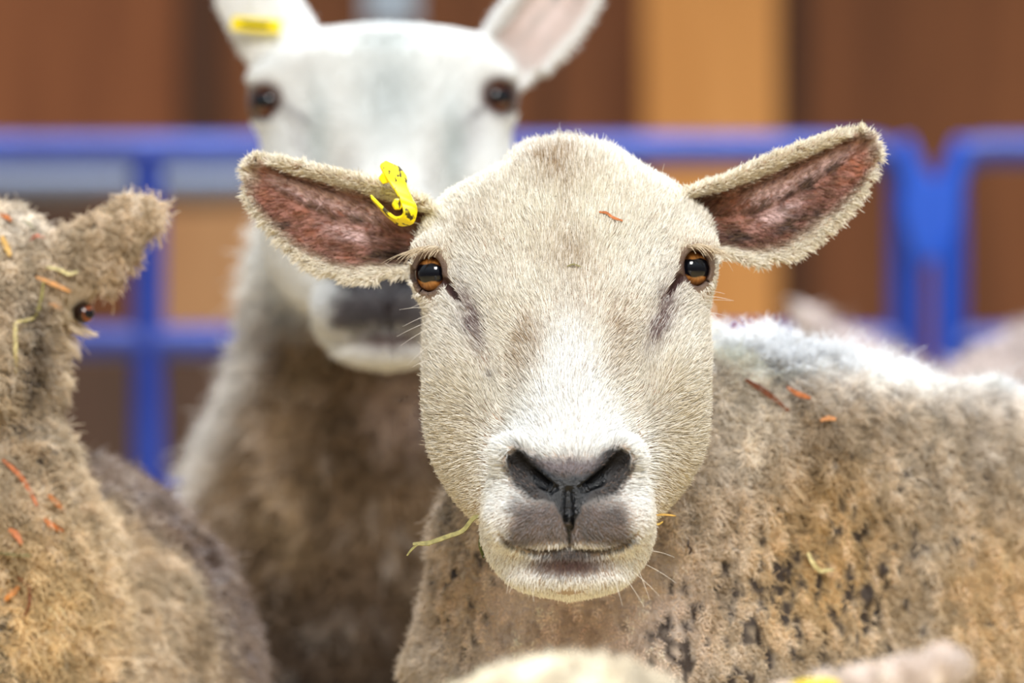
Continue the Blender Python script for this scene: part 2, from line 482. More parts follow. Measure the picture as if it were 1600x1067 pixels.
# ------------------------------------------------------------------ colours of the face
def face_colour(iu, iv, p, white=0.0):
    """albedo (linear) of coat at photograph-like head coordinates of the near sheep"""
    n1 = fbm(p, 60, 3, 1); n2 = fbm(p, 22, 2, 2); n3 = vnoise(p, 7, 3)
    cream = srgb(240, 233, 218); tan = srgb(208, 193, 162); wht = srgb(244, 243, 238); grey = srgb(212, 208, 200)
    c = np.tile(cream, (len(p), 1))
    u = iu-888
    # cheeks: straw tan
    ck = sstep(np.abs(u), 105, 175)*sstep(iv, 520, 620)
    c = mixc(c, tan*.97, ck*(.66+.3*n1))
    c = mixc(c, srgb(226, 216, 190), blob(iu, iv, 888, 330, 220, 110)*.6)
    for a in ((870, 262, 62, 34, 0, .75), (760, 330, 48, 60, 20, .25), (878, 395, 46, 40, 0, .5), (905, 455, 42, 70, 0, .45), (735, 365, 40, 30, 0, .3),
              (880, 330, 22, 50, 0, .35), (832, 535, 26, 42, 0, .7), (968, 520, 26, 60, 0, .55), (948, 580, 22, 40, 10, .4), (822, 590, 26, 40, 0, .55),
              (1000, 330, 60, 40, 0, .15), (700, 560, 40, 60, 0, .2), (770, 420, 70, 60, 0, .12)):
        m = blob(iu+12*n2, iv+12*n1, *a[:5])*a[5]*(.75+.6*n2)
        c = mixc(c, srgb(166, 136, 98), np.clip(m*1.25-.04, 0, .9))
    # white bridge and muzzle
    br = blob(iu, iv, 888, 700, 105, 125, 0, 2)+blob(iu, iv, 890, 580, 44, 100, 0, 1.5)
    mz = sstep(iv, 640, 720)*(1-sstep(np.abs(u), 118, 142))
    c = mixc(c, wht, np.clip(br*.9+mz, 0, 1))
    c = mixc(c, wht, np.clip(blob(iu, iv, 888, 905, 170, 90, 0, 2)*1.15*(p[:, 2] > 60), 0, 1))
    c = mixc(c, wht, np.clip(blob(iu, iv, 720, 450, 60, 60, 0, 1)+blob(iu, iv, 1030, 430, 55, 70, 0, 1), 0, 1)*.5)
    # purplish streaks below the inner corner of the eyes
    for sg, cx in ((-1, 742), (1, 1030)):
        m = blob(iu+6*n2, iv, cx, 510, 13, 44, sg*18)*.75+blob(iu+8*n2, iv, cx-sg*-8, 490, 24, 60, sg*22)*.3
        c = mixc(c, srgb(112, 84, 84), np.clip(m*1.2*(1+.6*n2), 0, .9))
    c = mixc(c, srgb(96, 84, 84), blob(iu, iv, 768, 594, 9, 5, -30)*.8)
    if white: c = mixc(c, srgb(243, 243, 240), np.full(len(c), white))
    return c

def nose_masks(iu, iv, p):
    n1 = vnoise(p, 16, 1); n2 = vnoise(p, 7, 2)
    u = np.abs(iu-889+4*n1)*1.06; v = iv+5*n1+3*n2
    # V-shaped pad from the wings of the nostrils to the groove
    top = np.interp(u, [0, 40, 70, 86, 100, 112], [719, 716, 703, 698, 708, 730]); bot = np.interp(u, [0, 22, 60, 86, 102, 112], [838, 790, 780, 764, 742, 731])
    pad = sstep(v, top-8, top+8)*(1-sstep(v, bot-8, bot+8))*(1-sstep(u, 98, 112))
    wt_ = np.interp(u, [0, 20, 62, 80], [748, 744, 726, 722]); wb_ = np.interp(u, [0, 8, 20, 40, 70], [840, 818, 792, 772, 744])
    wet = sstep(v, wt_-3, wt_+5)*(1-sstep(v, wb_-5, wb_+5))*(1-sstep(u, 56, 74))
    lip = sstep(v, 762, 800)*(1-sstep(v+.10*u, 852, 868))*(1-sstep(u, 74+.22*(v-780), 104+.28*(v-780)))
    fringe = blob(iu, iv, 889, 852, 62, 8, 0, 2)
    low = blob(iu+6*n2, iv+3*n2, 889, 879, 66, 19, 0, 2)
    return pad, wet, lip, fringe, low

def nose_colour(c, iu, iv, p, skin=False):
    pad, wet, lip, fringe, low = nose_masks(iu, iv, p)
    n = fbm(p, 14, 2, 3)
    lipc = np.clip(np.tile(srgb(88, 77, 77), (len(p), 1))*(1+.8*n)[:, None], 0, 1)
    k = np.clip(lip*.88, 0, 1)[:, None]; c = c*(1-k)+lipc*k
    c = mixc(c, srgb(80, 54, 48), np.clip(low*.98, 0, 1))
    c = mixc(c, srgb(240, 238, 232), np.clip(fringe*.85, 0, 1))
    c = mixc(c, srgb(28, 20, 20), np.clip(pad, 0, 1)*.96)
    c = mixc(c, srgb(124, 112, 112), np.clip(pad*blob(iu, iv, 889, 724, 48, 17, 0, 2), 0, 1)*.75)
    sl = capsule(np.stack([np.abs(iu-889), iv, 0*iu], 1), (80, 716, 0), (18, 764, 0), 12, 8)
    c = mixc(c, srgb(14, 9, 9), 1-sstep(sl, -3, 7))
    c = mixc(c, srgb(8, 8, 10), np.clip(wet, 0, 1))
    mo = chain(np.stack([np.abs(iu-889), iv, 0*iu], 1), [((0, 859, 0), 5), ((24, 862, 0), 3.5), ((62, 859, 0), 2), ((98, 843, 0), 1)])
    c = mixc(c, srgb(30, 20, 18), (1-sstep(mo, -2, 4))*.85)
    g = blob(iu, iv, 889, 820, 5, 34, 0, 2)
    c = mixc(c, srgb(16, 12, 12), g)
    return c, pad, wet, lip, low

def ear_colour(c, ear, p, head_f, strength=1.0, sd=0, pale=0.0):
    S, q, H, we, hw, cup = ear.co(p)
    on = (S > -25)*(S < ear.smx+25)*(np.abs(q) < 1.25)*(np.abs(H-we) < 40)*(head_f > 2)
    n1 = fbm(p, 34, 3, sd); n2 = vnoise(p, 11, sd+1); n3 = vnoise(p, 5, sd+2)
    k = S/ear.L
    lo = -.70-.02*k+.10*n1; hi = .66-.03*k+.05*n2
    inner = sstep(q, lo-.07, lo+.12)*(1-sstep(q, hi-.03, hi+.06))*(1-sstep(k+.04*n2, .86, .97))*(H > we-2)*on
    ic = np.tile(srgb(166, 114, 98), (len(p), 1))
    ic = mixc(ic, srgb(170, 98, 62), sstep(n2, -.1, .5)*.65)
    pink = np.exp(-((q-.30+.1*n1)/.17)**2)*sstep(k, .18, .34)*(1-sstep(k, .76, .9))+np.exp(-((q+.16)/.13)**2-((k-.38)/.12)**2)
    ic = mixc(ic, srgb(240, 208, 206), np.clip(1.3*pink*(1-.5*sstep(n3, .2, .6)), 0, .92))
    ic = mixc(ic, srgb(150, 80, 44), sstep(n3, .30, .62)*.65)
    dark = np.exp(-((q-.08-.1*n1)/.10)**2)*sstep(k, .0, .3)*(1-sstep(k, .72, .85))*.8+np.exp(-((q+.42)/.14)**2-((k-.12)/.24)**2)*.9+np.exp(-((q-.56)/.09)**2)*.7  # dark fur streaks; last term paints the shadow edge inside the upper rim
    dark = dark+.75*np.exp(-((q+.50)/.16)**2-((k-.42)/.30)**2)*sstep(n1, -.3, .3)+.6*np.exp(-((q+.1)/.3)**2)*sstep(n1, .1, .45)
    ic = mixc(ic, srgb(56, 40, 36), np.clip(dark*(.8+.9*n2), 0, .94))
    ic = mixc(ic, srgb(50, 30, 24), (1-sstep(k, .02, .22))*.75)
    c = np.where(on[:, None] > 0, mixc(c, srgb(240, 230, 206), np.ones(len(c))*.7*(1-pale)), c)
    if pale: ic = mixc(ic, srgb(226, 206, 200), np.full(len(c), pale))
    m = (inner*strength)[:, None]
    return c*(1-m)+ic*m, inner*strength, on

# ------------------------------------------------------------------ NEAR SHEEP
FR1 = Frame(2.4)
H1 = Head(); H1.setup()
earL = Ear(PT(665, 365, -62), PT(372, 262, -95), [.3, -.95, .12], EARL_T, EARL_B, cup=50)
earR = Ear(PT(1095, 355, -62), PT(1385, 215, -80), [-.4, -.9, .12], EARR_T, EARR_B, cup=50)
tz = norm(np.array([[.86, .03, -.5]]))[0]
Mt = np.stack([tz, [0, 1, 0], np.cross(tz, [0, 1, 0])], 1)

def superell(p, c, r, M, n):
    q = np.abs((p-np.asarray(c, float))@M)/np.asarray(r, float)
    return ((q**n).sum(1)**(1/n)-1)*min(r)
def legs(p, L, r0=85, r1=38, gy=3367):
    f = None
    for (x, w) in L:
        c = chain(p, [((x, gy-1500, w), r0*1.6), ((x+10, gy-1000, w-10), r0), ((x, gy-560, w), r0*.62), ((x+6, gy-90, w), r1), ((x+4, gy-22, w+20), r1*1.15)])
        c = np.maximum(c, p[:, 1]-gy)
        f = c if f is None else np.minimum(f, c)
    return f
def body1(p):
    f = superell(p, (2120, 1268, -1230), (1240, 640, 440), Mt, 2.5)
    f = smin(f, chain(p, [((1180, 723, -560), 205), ((1600, 885, -880), 235)]), 110)
    f = smin(f, ell(p, (985, 1190, -520), (355, 470, 330)), 160)
    f = smin(f, chain(p, [((892, 470, -300), 150), ((905, 640, -345), 178), ((925, 860, -395), 232), ((950, 1050, -430), 260)]), 110)
    lg = legs(p, [(860, -560), (1150, -800), (2750, -1400), (2950, -1750)])
    return smin(f, lg, 80)
def wool_noise(p):
    a = fbm(p*np.array([1, .62, 1]), 78, 3, 1)*20
    b = np.abs(vnoise(p*np.array([1, .6, 1]), 30, 2))*18+np.abs(vnoise(p*np.array([1, .7, 1]), 15, 1))*8
    return a-b+8+vnoise(p, 9, 3)*3
FOLDS = [([(1128, 524), (1200, 586), (1246, 650), (1264, 740), (1250, 830)], 20, 26), ([(1222, 545), (1262, 560), (1300, 590)], 9, 20), ([(1300, 640), (1335, 672), (1400, 700), (1464, 752)], 12, 18),
         ([(1534, 670), (1520, 700), (1514, 736)], 9, 22), ([(1176, 640), (1192, 740), (1180, 850)], 12, 14), ([(1590, 620), (1570, 700), (1590, 800)], 10, 14), ([(1400, 560), (1470, 600), (1560, 640)], 14, 12)]
def folds(p):
    iu, iv = IMG(p); q = np.stack([iu, iv, 0*iu], 1); r = 0
    for pts, wd, dep in FOLDS:
        d = chain(q, [((*a, 0), .01) for a in pts]); r = r+dep*np.exp(-(d/wd)**2)
    return r
def near_f(p, parts=False):
    fb = body1(p); 
    r = np.linalg.norm(p-np.array([880, 560, 20]), axis=1)
    fh = np.maximum(r-620, 40.); m = r < 640
    if m.any():
        q = p[m]
        fh[m] = H1(q)
    fe = np.minimum(earL(p), earR(p))
    near_b = np.abs(fb) < 70
    if near_b.any():
        smooth = blob(p[near_b][:, 0], p[near_b][:, 1], 900, 960, 150, 170, 0, 2)
        fb[near_b] = fb[near_b]+(wool_noise(p[near_b])+folds(p[near_b]))*(1-.85*smooth)
    f = smin(fh, fb, 40)
    f = smin(f, fe, 20)
    if parts: return f, fh, fb, fe
    return f

def build_sheep_mesh(name, f, fr, lo, hi, h, refine, m=None, mx=6):
    V, Q = polygonize(f, lo, hi, h)
    me = mesh_from(name, V, Q, refine)
    co = get_co(me)
    co = np.concatenate([project(f, c, 3, mx) for c in np.array_split(co, max(1, len(co)//150000))])
    return me, co
def finish_mesh(me, co, fr):
    me.vertices.foreach_set('co', fr.w(co).astype(np.float32).ravel()); me.update()
    bm = bmesh.new(); bm.from_mesh(me); bmesh.ops.recalc_face_normals(bm, faces=bm.faces); bm.to_mesh(me); bm.free()
    shade_smooth(me)

def in_head(c): return (np.linalg.norm((c-np.array([885, 580, 90]))/np.array([1, 1.05, 1.1]), axis=1) < 400) | ((c[:, 1] < 520) & (c[:, 0] > 330) & (c[:, 0] < 1420) & (c[:, 2] > -330))
def in_fine(c):
    a = (np.abs(c[:, 0]-888) < 150) & (c[:, 1] > 660) & (c[:, 1] < 930) & (c[:, 2] > 180)
    for e in H1.eyes: a |= np.linalg.norm(c-e['c'], axis=1) < 62
    return a
me, co1 = build_sheep_mesh('sheep', near_f, FR1, (300, 170, -2300), (3500, 3400, 430), 14.0, [(in_head, 3), (in_fine, 1)])
print('near mesh', len(co1), round(time.time()-T0, 1))

JIT = np.random.default_rng(5).random((3, 32, 32, 32))
def clump(p, cell):
    """nearest jittered lattice point: centre of the wool lock a fibre belongs to"""
    g = np.floor(p/cell).astype(int); best = np.full(len(p), 1e9); ctr = p.copy()
    for a in (-1, 0, 1):
        for b in (-1, 0, 1):
            for c in (-1, 0, 1):
                h = g+np.array([a, b, c]); k = h & 31
                j = np.stack([JIT[i, k[:, 0], k[:, 1], k[:, 2]] for i in range(3)], 1)
                q = (h+j)*cell; d = ((q-p)**2).sum(1); m = d < best
                best = np.where(m, d, best); ctr[m] = q[m]
    return ctr, np.sqrt(best)

def pits(p, zone, cell):
    """small dark slits between the locks: jittered lattice of elongated spots"""
    q = p*np.array([1, .55, .8])+4*np.stack([vnoise(p, 16, 1), vnoise(p, 16, 2), vnoise(p, 16, 3)], 1)
    ctr, d = clump(q, cell)
    h = np.modf(np.abs(np.sin(ctr[:, 0]*12.9898+ctr[:, 1]*78.233+ctr[:, 2]*37.7)*43758.5))[0]
    r = cell*.58*np.clip(zone, 0, 1)**.6*(.35+.85*h)*(h > .22)
    return (1-sstep(d, r-2.0, r+1.5))*(zone > .03)
def wool_colour1(p, iu, iv):
    n1 = fbm(p, 120, 3, 1); n2 = fbm(p*np.array([1, .6, 1]), 40, 3, 2); n3 = vnoise(p*np.array([1, .62, 1]), 15, 3); n4 = vnoise(p*np.array([1, .62, 1]), 24, 1)
    c = np.tile(srgb(206, 188, 164), (len(p), 1))
    c = mixc(c, srgb(176, 150, 118), np.clip(sstep(n1+.4*n2, -.1, .5)*.75, 0, 1))
    c = mixc(c, srgb(226, 216, 202), sstep(n2, .0, .5)*.6)
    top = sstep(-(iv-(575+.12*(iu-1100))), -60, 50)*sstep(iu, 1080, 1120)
    c = mixc(c, srgb(250, 248, 246), np.clip(top*1.0, 0, 1))  # top-lit rim of the back painted in as near-white wool
    nk = blob(iu, iv, 1150, 620, 70, 160, -12, 1.5); c = mixc(c, srgb(222, 212, 196), nk*.7)
    c = mixc(c, srgb(222, 186, 130), np.clip(blob(iu, iv, 1290, 850, 110, 140, 0, 1.4)*.75+blob(iu, iv, 1590, 950, 140, 170, 0, 1.5)*.75+blob(iu, iv, 1240, 960, 150, 100)*.4, 0, .9))
    c = mixc(c, srgb(120, 98, 74), np.clip(blob(iu, iv, 1285, 680, 50, 80, 30)*.5+blob(iu, iv, 1530, 700, 60, 100)*.35, 0, 1))  # crease dirt and fold shade painted brown around the shoulder folds
    # pale close-sheared chest
    ch = blob(iu, iv, 900, 960, 185, 175, 0, 2); c = mixc(c, srgb(242, 222, 208), ch*.92)
    c = mixc(c, srgb(190, 150, 112), blob(iu, iv, 905, 975, 70, 45)*.5*(1+n2))
    c = mixc(c, srgb(214, 200, 184), blob(iu, iv, 700, 900, 60, 180, 0, 2)*.8)
    c = mixc(c, srgb(196, 162, 118), blob(iu, iv, 715, 930, 45, 90)*.7*(1+n2))
    # dark pits between the locks
    zone = blob(iu, iv, 1150, 1020, 150, 120, 0, 1.5)*1.2+blob(iu, iv, 1300, 930, 130, 150, 0, 1.5)*.8+blob(iu, iv, 1380, 840, 260, 220, 0, 1.5)*.35+blob(iu, iv, 725, 900, 55, 170, 0, 2)*.62
    pit = pits(p, zone, 21)
    c = mixc(c, srgb(58, 46, 42), np.clip(pit, 0, .96))
    return c, pit, ch, top

def colour1(p):
    iu, iv = IMG(p)
    f, fh, fb, fe = near_f(p, True)
    fc = face_colour(iu, iv, p)
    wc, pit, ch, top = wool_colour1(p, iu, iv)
    wm = sstep(fh-fb, -6, 10)*sstep(fe-fb, -4, 8)
    c, pad, wet, lip, low = nose_colour(fc.copy(), iu, iv, p, True)
    front = (p[:, 2] > 150)
    c = np.where(front[:, None], c, fc)
    wet = wet*front; pad = pad*front; lip = lip*front; low = low*front
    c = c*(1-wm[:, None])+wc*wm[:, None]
    inn = np.zeros(len(p)); onr = np.zeros(len(p), bool)
    for k, e in enumerate((earL, earR)):
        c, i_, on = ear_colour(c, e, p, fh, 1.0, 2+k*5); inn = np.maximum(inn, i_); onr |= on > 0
    c = mixc(c, srgb(52, 46, 46), np.clip(blob(iu, iv, 447, 352, 8, 6, 0, 1.5)*onr*1.2, 0, .9))
    # bare dark lids and corner of the eye
    lid = np.zeros(len(p)); lsk = np.zeros(len(p)); eyed = np.full(len(p), 999.)
    for e in H1.eyes:
        r = np.linalg.norm(p-e['c'], axis=1)
        dx = p[:, 0]-e['o'][0]; dy = p[:, 1]-e['o'][1]
        lid = np.maximum(lid, np.exp(-(np.sqrt((dx/28)**2+(dy/33)**2))**8)*(p[:, 2] > -50))
        lid = np.maximum(lid, 1-sstep(r, e['r']+1, e['r']+5)); lsk = np.maximum(lsk, np.exp(-(np.sqrt((dx/36)**2+(dy/40)**2))**6)*(p[:, 2] > -60)); eyed = np.minimum(eyed, r)
        m = np.minimum(capsule(p, (e['c'][0]-e['sg']*8, 446, 30), (888+e['sg']*163, 474, 60), 10), 900)
        u0, v0 = ((696, 440), (720, 474)) if e['sg'] < 0 else ((1062, 434), (1041, 468))
        d = capsule(np.stack([iu, iv, 0*iu], 1), (*u0, 0), (*v0, 0), 5.5, 2)
        lid = np.maximum(lid, (1-sstep(d, 0, 6))*(p[:, 2] > 0))
    return c, dict(slot=capsule(np.stack([np.abs(iu-889), iv, 0*iu], 1), (80, 716, 0), (18, 764, 0), 9, 7)+(p[:, 2] < 150)*99, pad=pad, wet=wet, lip=lip, low=low, wm=wm, inn=inn, ear=onr, lid=lid, lsk=lsk, eyed=eyed, pit=pit, ch=ch, top=top, iu=iu, iv=iv, fh=fh)

def chunks(fn, p, n=150000):
    outs = [fn(c) for c in np.array_split(p, max(1, len(p)//n))]
    return np.concatenate([o[0] for o in outs]), {k: np.concatenate([o[1][k] for o in outs]) for k in outs[0][1]}
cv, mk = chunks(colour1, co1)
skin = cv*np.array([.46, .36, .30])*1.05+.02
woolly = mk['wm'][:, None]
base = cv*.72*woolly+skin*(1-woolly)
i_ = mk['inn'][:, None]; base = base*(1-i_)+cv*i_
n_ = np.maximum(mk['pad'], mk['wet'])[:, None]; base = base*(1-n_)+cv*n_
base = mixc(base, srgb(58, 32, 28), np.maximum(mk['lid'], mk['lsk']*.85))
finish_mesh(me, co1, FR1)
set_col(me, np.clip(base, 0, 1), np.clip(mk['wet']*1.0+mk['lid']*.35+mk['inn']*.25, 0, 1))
SH1 = link('sheep', me, M_skin)
thing(SH1, 'pale-faced sheep looking straight out with a yellow loop tag in one dirty ear', 'sheep')
for e in H1.eyes: eye_object(FR1, e, (e['sg']*.40, -.02, .92), SH1)

# coat of the face and ears
wv = me
def head_weight(P, N):
    p = FR1.inv(P); r = np.linalg.norm((p-np.array([885, 560, 60]))/np.array([1, 1, 1.1]), axis=1)
    m = (r < 420) | ((p[:, 1] < 500) & (p[:, 2] > -300))
    return m*(.12+.88*(N[:, 1] < .35))
P, N = sample(me, 420000, head_weight)
p = FR1.inv(P); n = np.stack([N[:, 0], -N[:, 2], -N[:, 1]], 1)
c, mk = chunks(colour1, p)
keep = (mk['wm'] < .5) & (mk['slot'] > 0) & (mk['wet'] < .25) & (mk['lid'] < .30)
keep &= rng.random(len(p)) > mk['pad']*.25
keep &= (rng.random(len(p)) > mk['inn']*.74)
p, n, c = p[keep], n[keep], c[keep]; mk = {k: v[keep] for k, v in mk.items()}
src = np.array([888, 742, 372.])
d = p-src; d = norm(d); d[:, 1] -= .15*(mk['iv'] < 640)
for e in H1.eyes:
    q_ = p-e['c']; k_ = np.exp(-(np.linalg.norm(q_, axis=1)/62)**4)[:, None]; d = d*(1-k_)+norm(q_)*k_*1.0
ear = mk['ear']
for e_ in (earL, earR):
    S, q, H, we, hw, cup = e_.co(p); on = ear & (S > -25) & (S < e_.smx+25) & (np.abs(q) < 1.3) & (np.abs(H-we) < 40)
    dd = e_.a*(.75+.0*q[:, None])+e_.b*np.sign(q)[:, None]*(.25+np.abs(q)[:, None]**2*.8)+e_.n*.15
    d = np.where(on[:, None], dd, d)
lowm = (mk['iv'] > 850) & ~ear
d[lowm, 1] += .5
wob = np.stack([vnoise(p, 40, 1), vnoise(p, 40, 2), vnoise(p, 40, 3)], 1)
d = d+(.35-.15*ear[:, None])*wob
L = 17+5*vnoise(p, 60, 2)+3*rng.normal(size=len(p))
L = L*(1-.45*sstep(mk['iv'], 700, 800)*(~ear))
L = np.where(ear, 10.5+3*rng.normal(size=len(p)), L)
edge = np.zeros(len(p))
for e_ in (earL, earR):
    S, q, *_ = e_.co(p); edge = np.maximum(edge, ear*sstep(-q, .7, 1.0)*(S > 0)*(S < e_.smx+10))
L = L+edge*4
L = np.where(mk['inn'] > .5, 18+5*rng.normal(size=len(p)), L)
L = np.where(mk['pad'] > .4, 8, L)
L = L*(.45+.55*sstep(mk['eyed'], 44, 90))
tuft = blob(mk['iu'], mk['iv'], 888, 240, 90, 26, 0, 2); L = L*(1+.7*tuft)
L = np.clip(L, 6, 44)
lift = np.clip(.26+.10*rng.normal(size=len(p))+.12*tuft+.10*ear, .05, .8)
pts = strands(p, n, d, L, 4, lift, .14)
rnd = rng.random(len(p))
c = c*(0.72+.50*rnd)[:, None]
c = mixc(c, srgb(250, 248, 242), (rnd > .66)*(mk['inn'] < .3)*(mk['pad'] < .2)*(mk['lip'] < .3)*(mk['low'] < .3)*.55)
c = mixc(c, srgb(130, 100, 76), (rng.random(len(p)) < .05)*.5)
c = mixc(c, srgb(150, 130, 120), (rng.random(len(p)) < .12)*(mk['pad']+mk['lip']*.8 > .5)*.6)
c = np.where((mk['inn'] > .5)[:, None], mixc(c*.75, srgb(150, 124, 98), (rnd > .5)*.5), c)
wd = np.where(mk['inn'] > .5, .42, .66+.24*rng.random(len(p)))
put_strands(FR1, 'face_hair', pts, wd, .16, c, M_hair, SH1)
print('face hair', len(p), round(time.time()-T0, 1))

def wool(fr, parent, P, N, c, L, cell=26, pull=.8, curl=.55, droop=(0, .35, 0), r0=.8, r1=.35, k=6, name='wool', jit=.35):
    p = fr.inv(P) if P is not None else P
    n = np.stack([N[:, 0], -N[:, 2], -N[:, 1]], 1)
    ctr, dist = clump(p, cell)
    to = ctr-p; to = to-(to*n).sum(1)[:, None]*n
    t = to/cell*pull+np.asarray(droop, float)
    t = t+rng.normal(0, jit, t.shape)
    Ln = len(p)
    pts = np.empty((Ln, k, 3)); pts[:, 0] = p-n*2
    s1 = norm(np.cross(n, rng.normal(size=(Ln, 3)))); s2 = np.cross(n, s1); ph = rng.random(Ln)*6.28; fq = 5+5*rng.random(Ln)
    for i in range(1, k):
        tt = i/(k-1)
        q = p+(n*.8+t*(tt*.8+.15))*(L*tt)[:, None]
        q = q+curl*(L*.22*min(1, tt*2))[:, None]*(np.cos(ph+tt*fq)[:, None]*s1+np.sin(ph+tt*fq)[:, None]*s2)
        pts[:, i] = q
    rr = rng.random(Ln)
    lk, ld = clump(p*np.array([1, .5, .8]), cell*.8)
    hh = np.modf(np.abs(np.sin(lk[:, 0]*12.9898+lk[:, 1]*78.233+lk[:, 2]*37.7)*43758.5))[0]
    cc = np.clip(c, 0, 1)*(.84+.3*rr)[:, None]*(.66+.56*hh-.22*np.clip(ld/(cell*.55), 0, 1)+.08)[:, None]
    cc = mixc(cc, srgb(244, 240, 234), (hh > .62)*(1-np.clip(ld/(cell*.5), 0, 1))*.45)
    return put_strands(fr, name, pts, np.full(Ln, r0), np.full(Ln, r1), cc, M_wool, parent)

def bw1(P, N):
    p = FR1.inv(P); return ((p[:, 1] > 470) & (p[:, 1] < 1180) & (p[:, 0] > 590) & (p[:, 0] < 1850) & (p[:, 2] > -1100))*(.1+(N[:, 1] < .3)+1.0*(N[:, 2] > .5))+.07*((p[:, 1] < 2300) & (N[:, 1] < .3))
P, N = sample(me, 260000, bw1)
p = FR1.inv(P)
c, mk = chunks(colour1, p)
keep = (mk['wm'] > .6) & (rng.random(len(p)) > mk['pit']*.93) & (rng.random(len(p)) > mk['ch']*.0)
P, N, c, p = P[keep], N[keep], c[keep], p[keep]; mk = {k: v[keep] for k, v in mk.items()}
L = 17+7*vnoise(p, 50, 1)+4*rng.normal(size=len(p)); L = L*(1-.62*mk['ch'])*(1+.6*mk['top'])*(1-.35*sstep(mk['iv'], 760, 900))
gain = 1.10+.22*mk['top']+.16*blob(mk['iu'], mk['iv'], 1160, 640, 80, 170, -10, 1.5)+.14*mk['ch']  # lifts the painted top-lit rim further, plus neck and chest
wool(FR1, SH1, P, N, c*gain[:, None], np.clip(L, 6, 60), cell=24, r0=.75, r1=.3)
del me

# ------------------------------------------------------------------ stray hairs, lashes, tag of the near sheep
def tube_hairs(fr, name, lines, r0, r1, m, parent, col=(.8, .7, .6)):
    n = len(lines); k = 6
    pts = np.empty((n, k, 3))
    for i, l in enumerate(lines):
        l = np.asarray(l, float); t = np.linspace(0, 1, k)[:, None]
        pts[i] = l[0]*(1-t)**2+2*l[1]*t*(1-t)+l[2]*t*t
    return put_strands(fr, name, pts, np.full(n, r0), np.full(n, r1), np.tile(np.asarray(col, float), (n, 1)), m, parent)
lash = []
for sg, (x0, y0, x1, y1) in ((-1, (650, 398, 690, 392)), (1, (1072, 388, 1118, 398))):
    for i in range(70):
        t = rng.random(); x = x0+(x1-x0)*t; y = y0+(y1-y0)*t-6*math.sin(t*3.1)-rng.random()*5
        w = H1.surf_w(x if abs(x-888) < 226 else 888+sg*226, y)
        out = (t if sg > 0 else 1-t)
        a = PT(x, y, w+4); Lh = 16+24*out*rng.random()+6
        dx = sg*(.55+.5*out)*Lh; dy = (.20+.35*rng.random())*Lh
        dx *= .7+.6*rng.random(); dy = dy*1.4-3+rng.normal()*3; lash.append((a, a+np.array([dx*.5, dy*.1-2, 12]), a+np.array([dx, dy, 12])))
tube_hairs(FR1, 'eyelashes', lash, .55, .15, M_hair, SH1, srgb(206, 188, 160))
wh = []
def wk(u, v, du, dv, dw=10, sagy=0):
    w = H1.surf_w(u, v); a = PT(u, v, w)
    wh.append((a, a+np.array([du*.5, dv*.5-sagy, dw]), a+np.array([du, dv, dw*1.2])))
for v, du, dv in ((455, 26, 4), (462, 40, 8), (470, 36, 0), (478, 20, 24), (488, 30, 6), (500, 18, 20), (508, 24, 2)): wk(1098, v, du+8, dv, 5, 3)
for v, du, dv in ((470, -30, 12), (480, -46, 4), (490, -40, 20), (500, -50, 26), (510, -44, 30), (535, -34, 36), (560, -26, 14)): wk(676, v, du-6, dv, 5, 3)
for u, v, du, dv in ((985, 890, 44, 40), (975, 900, 30, 46), (1005, 880, 50, 30), (995, 885, 20, 52), (960, 905, 12, 40), (800, 885, -8, 40), (812, 895, -16, 30), (830, 905, 4, 34), (1012, 860, 40, 10), (930, 250, 4, -28), (945, 255, 18, -30), (1030, 290, 8, -34), (1045, 296, -4, -26)): wk(u, v, du, dv, 6, 4)
tube_hairs(FR1, 'whiskers', wh, .42, .14, M_hair, SH1, srgb(232, 224, 214))

def noise_paint(m, c1, c2, scale, lo, hi, stretch=(1, 1, 1), detail=4):
    nt = m.node_tree; t = nt.nodes.new('ShaderNodeTexCoord'); mp = nt.nodes.new('ShaderNodeMapping'); n = nt.nodes.new('ShaderNodeTexNoise'); r = nt.nodes.new('ShaderNodeValToRGB')
    mp.inputs['Scale'].default_value = stretch; n.inputs['Scale'].default_value = scale; n.inputs['Detail'].default_value = detail
    nt.links.new(t.outputs['Object'], mp.inputs[0]); nt.links.new(mp.outputs[0], n.inputs['Vector']); nt.links.new(n.outputs['Fac'], r.inputs[0])
    r.color_ramp.elements[0].position = lo; r.color_ramp.elements[0].color = (*c1, 1); r.color_ramp.elements[1].position = hi; r.color_ramp.elements[1].color = (*c2, 1)
    nt.links.new(r.outputs[0], nt.nodes['Principled BSDF'].inputs['Base Color'])
M_tag = mat('yellow_tag_plastic', srgb(250, 226, 20), .38, .4)
noise_paint(M_tag, srgb(70, 60, 16), srgb(255, 232, 10), 300, .40, .455, (1, 1, .3), detail=7)
M_tag2 = mat('yellow_tag_plastic_clean', srgb(250, 222, 20), .4, .4)
M_ink = mat('black_tag_print', srgb(40, 36, 24), .5, .3)

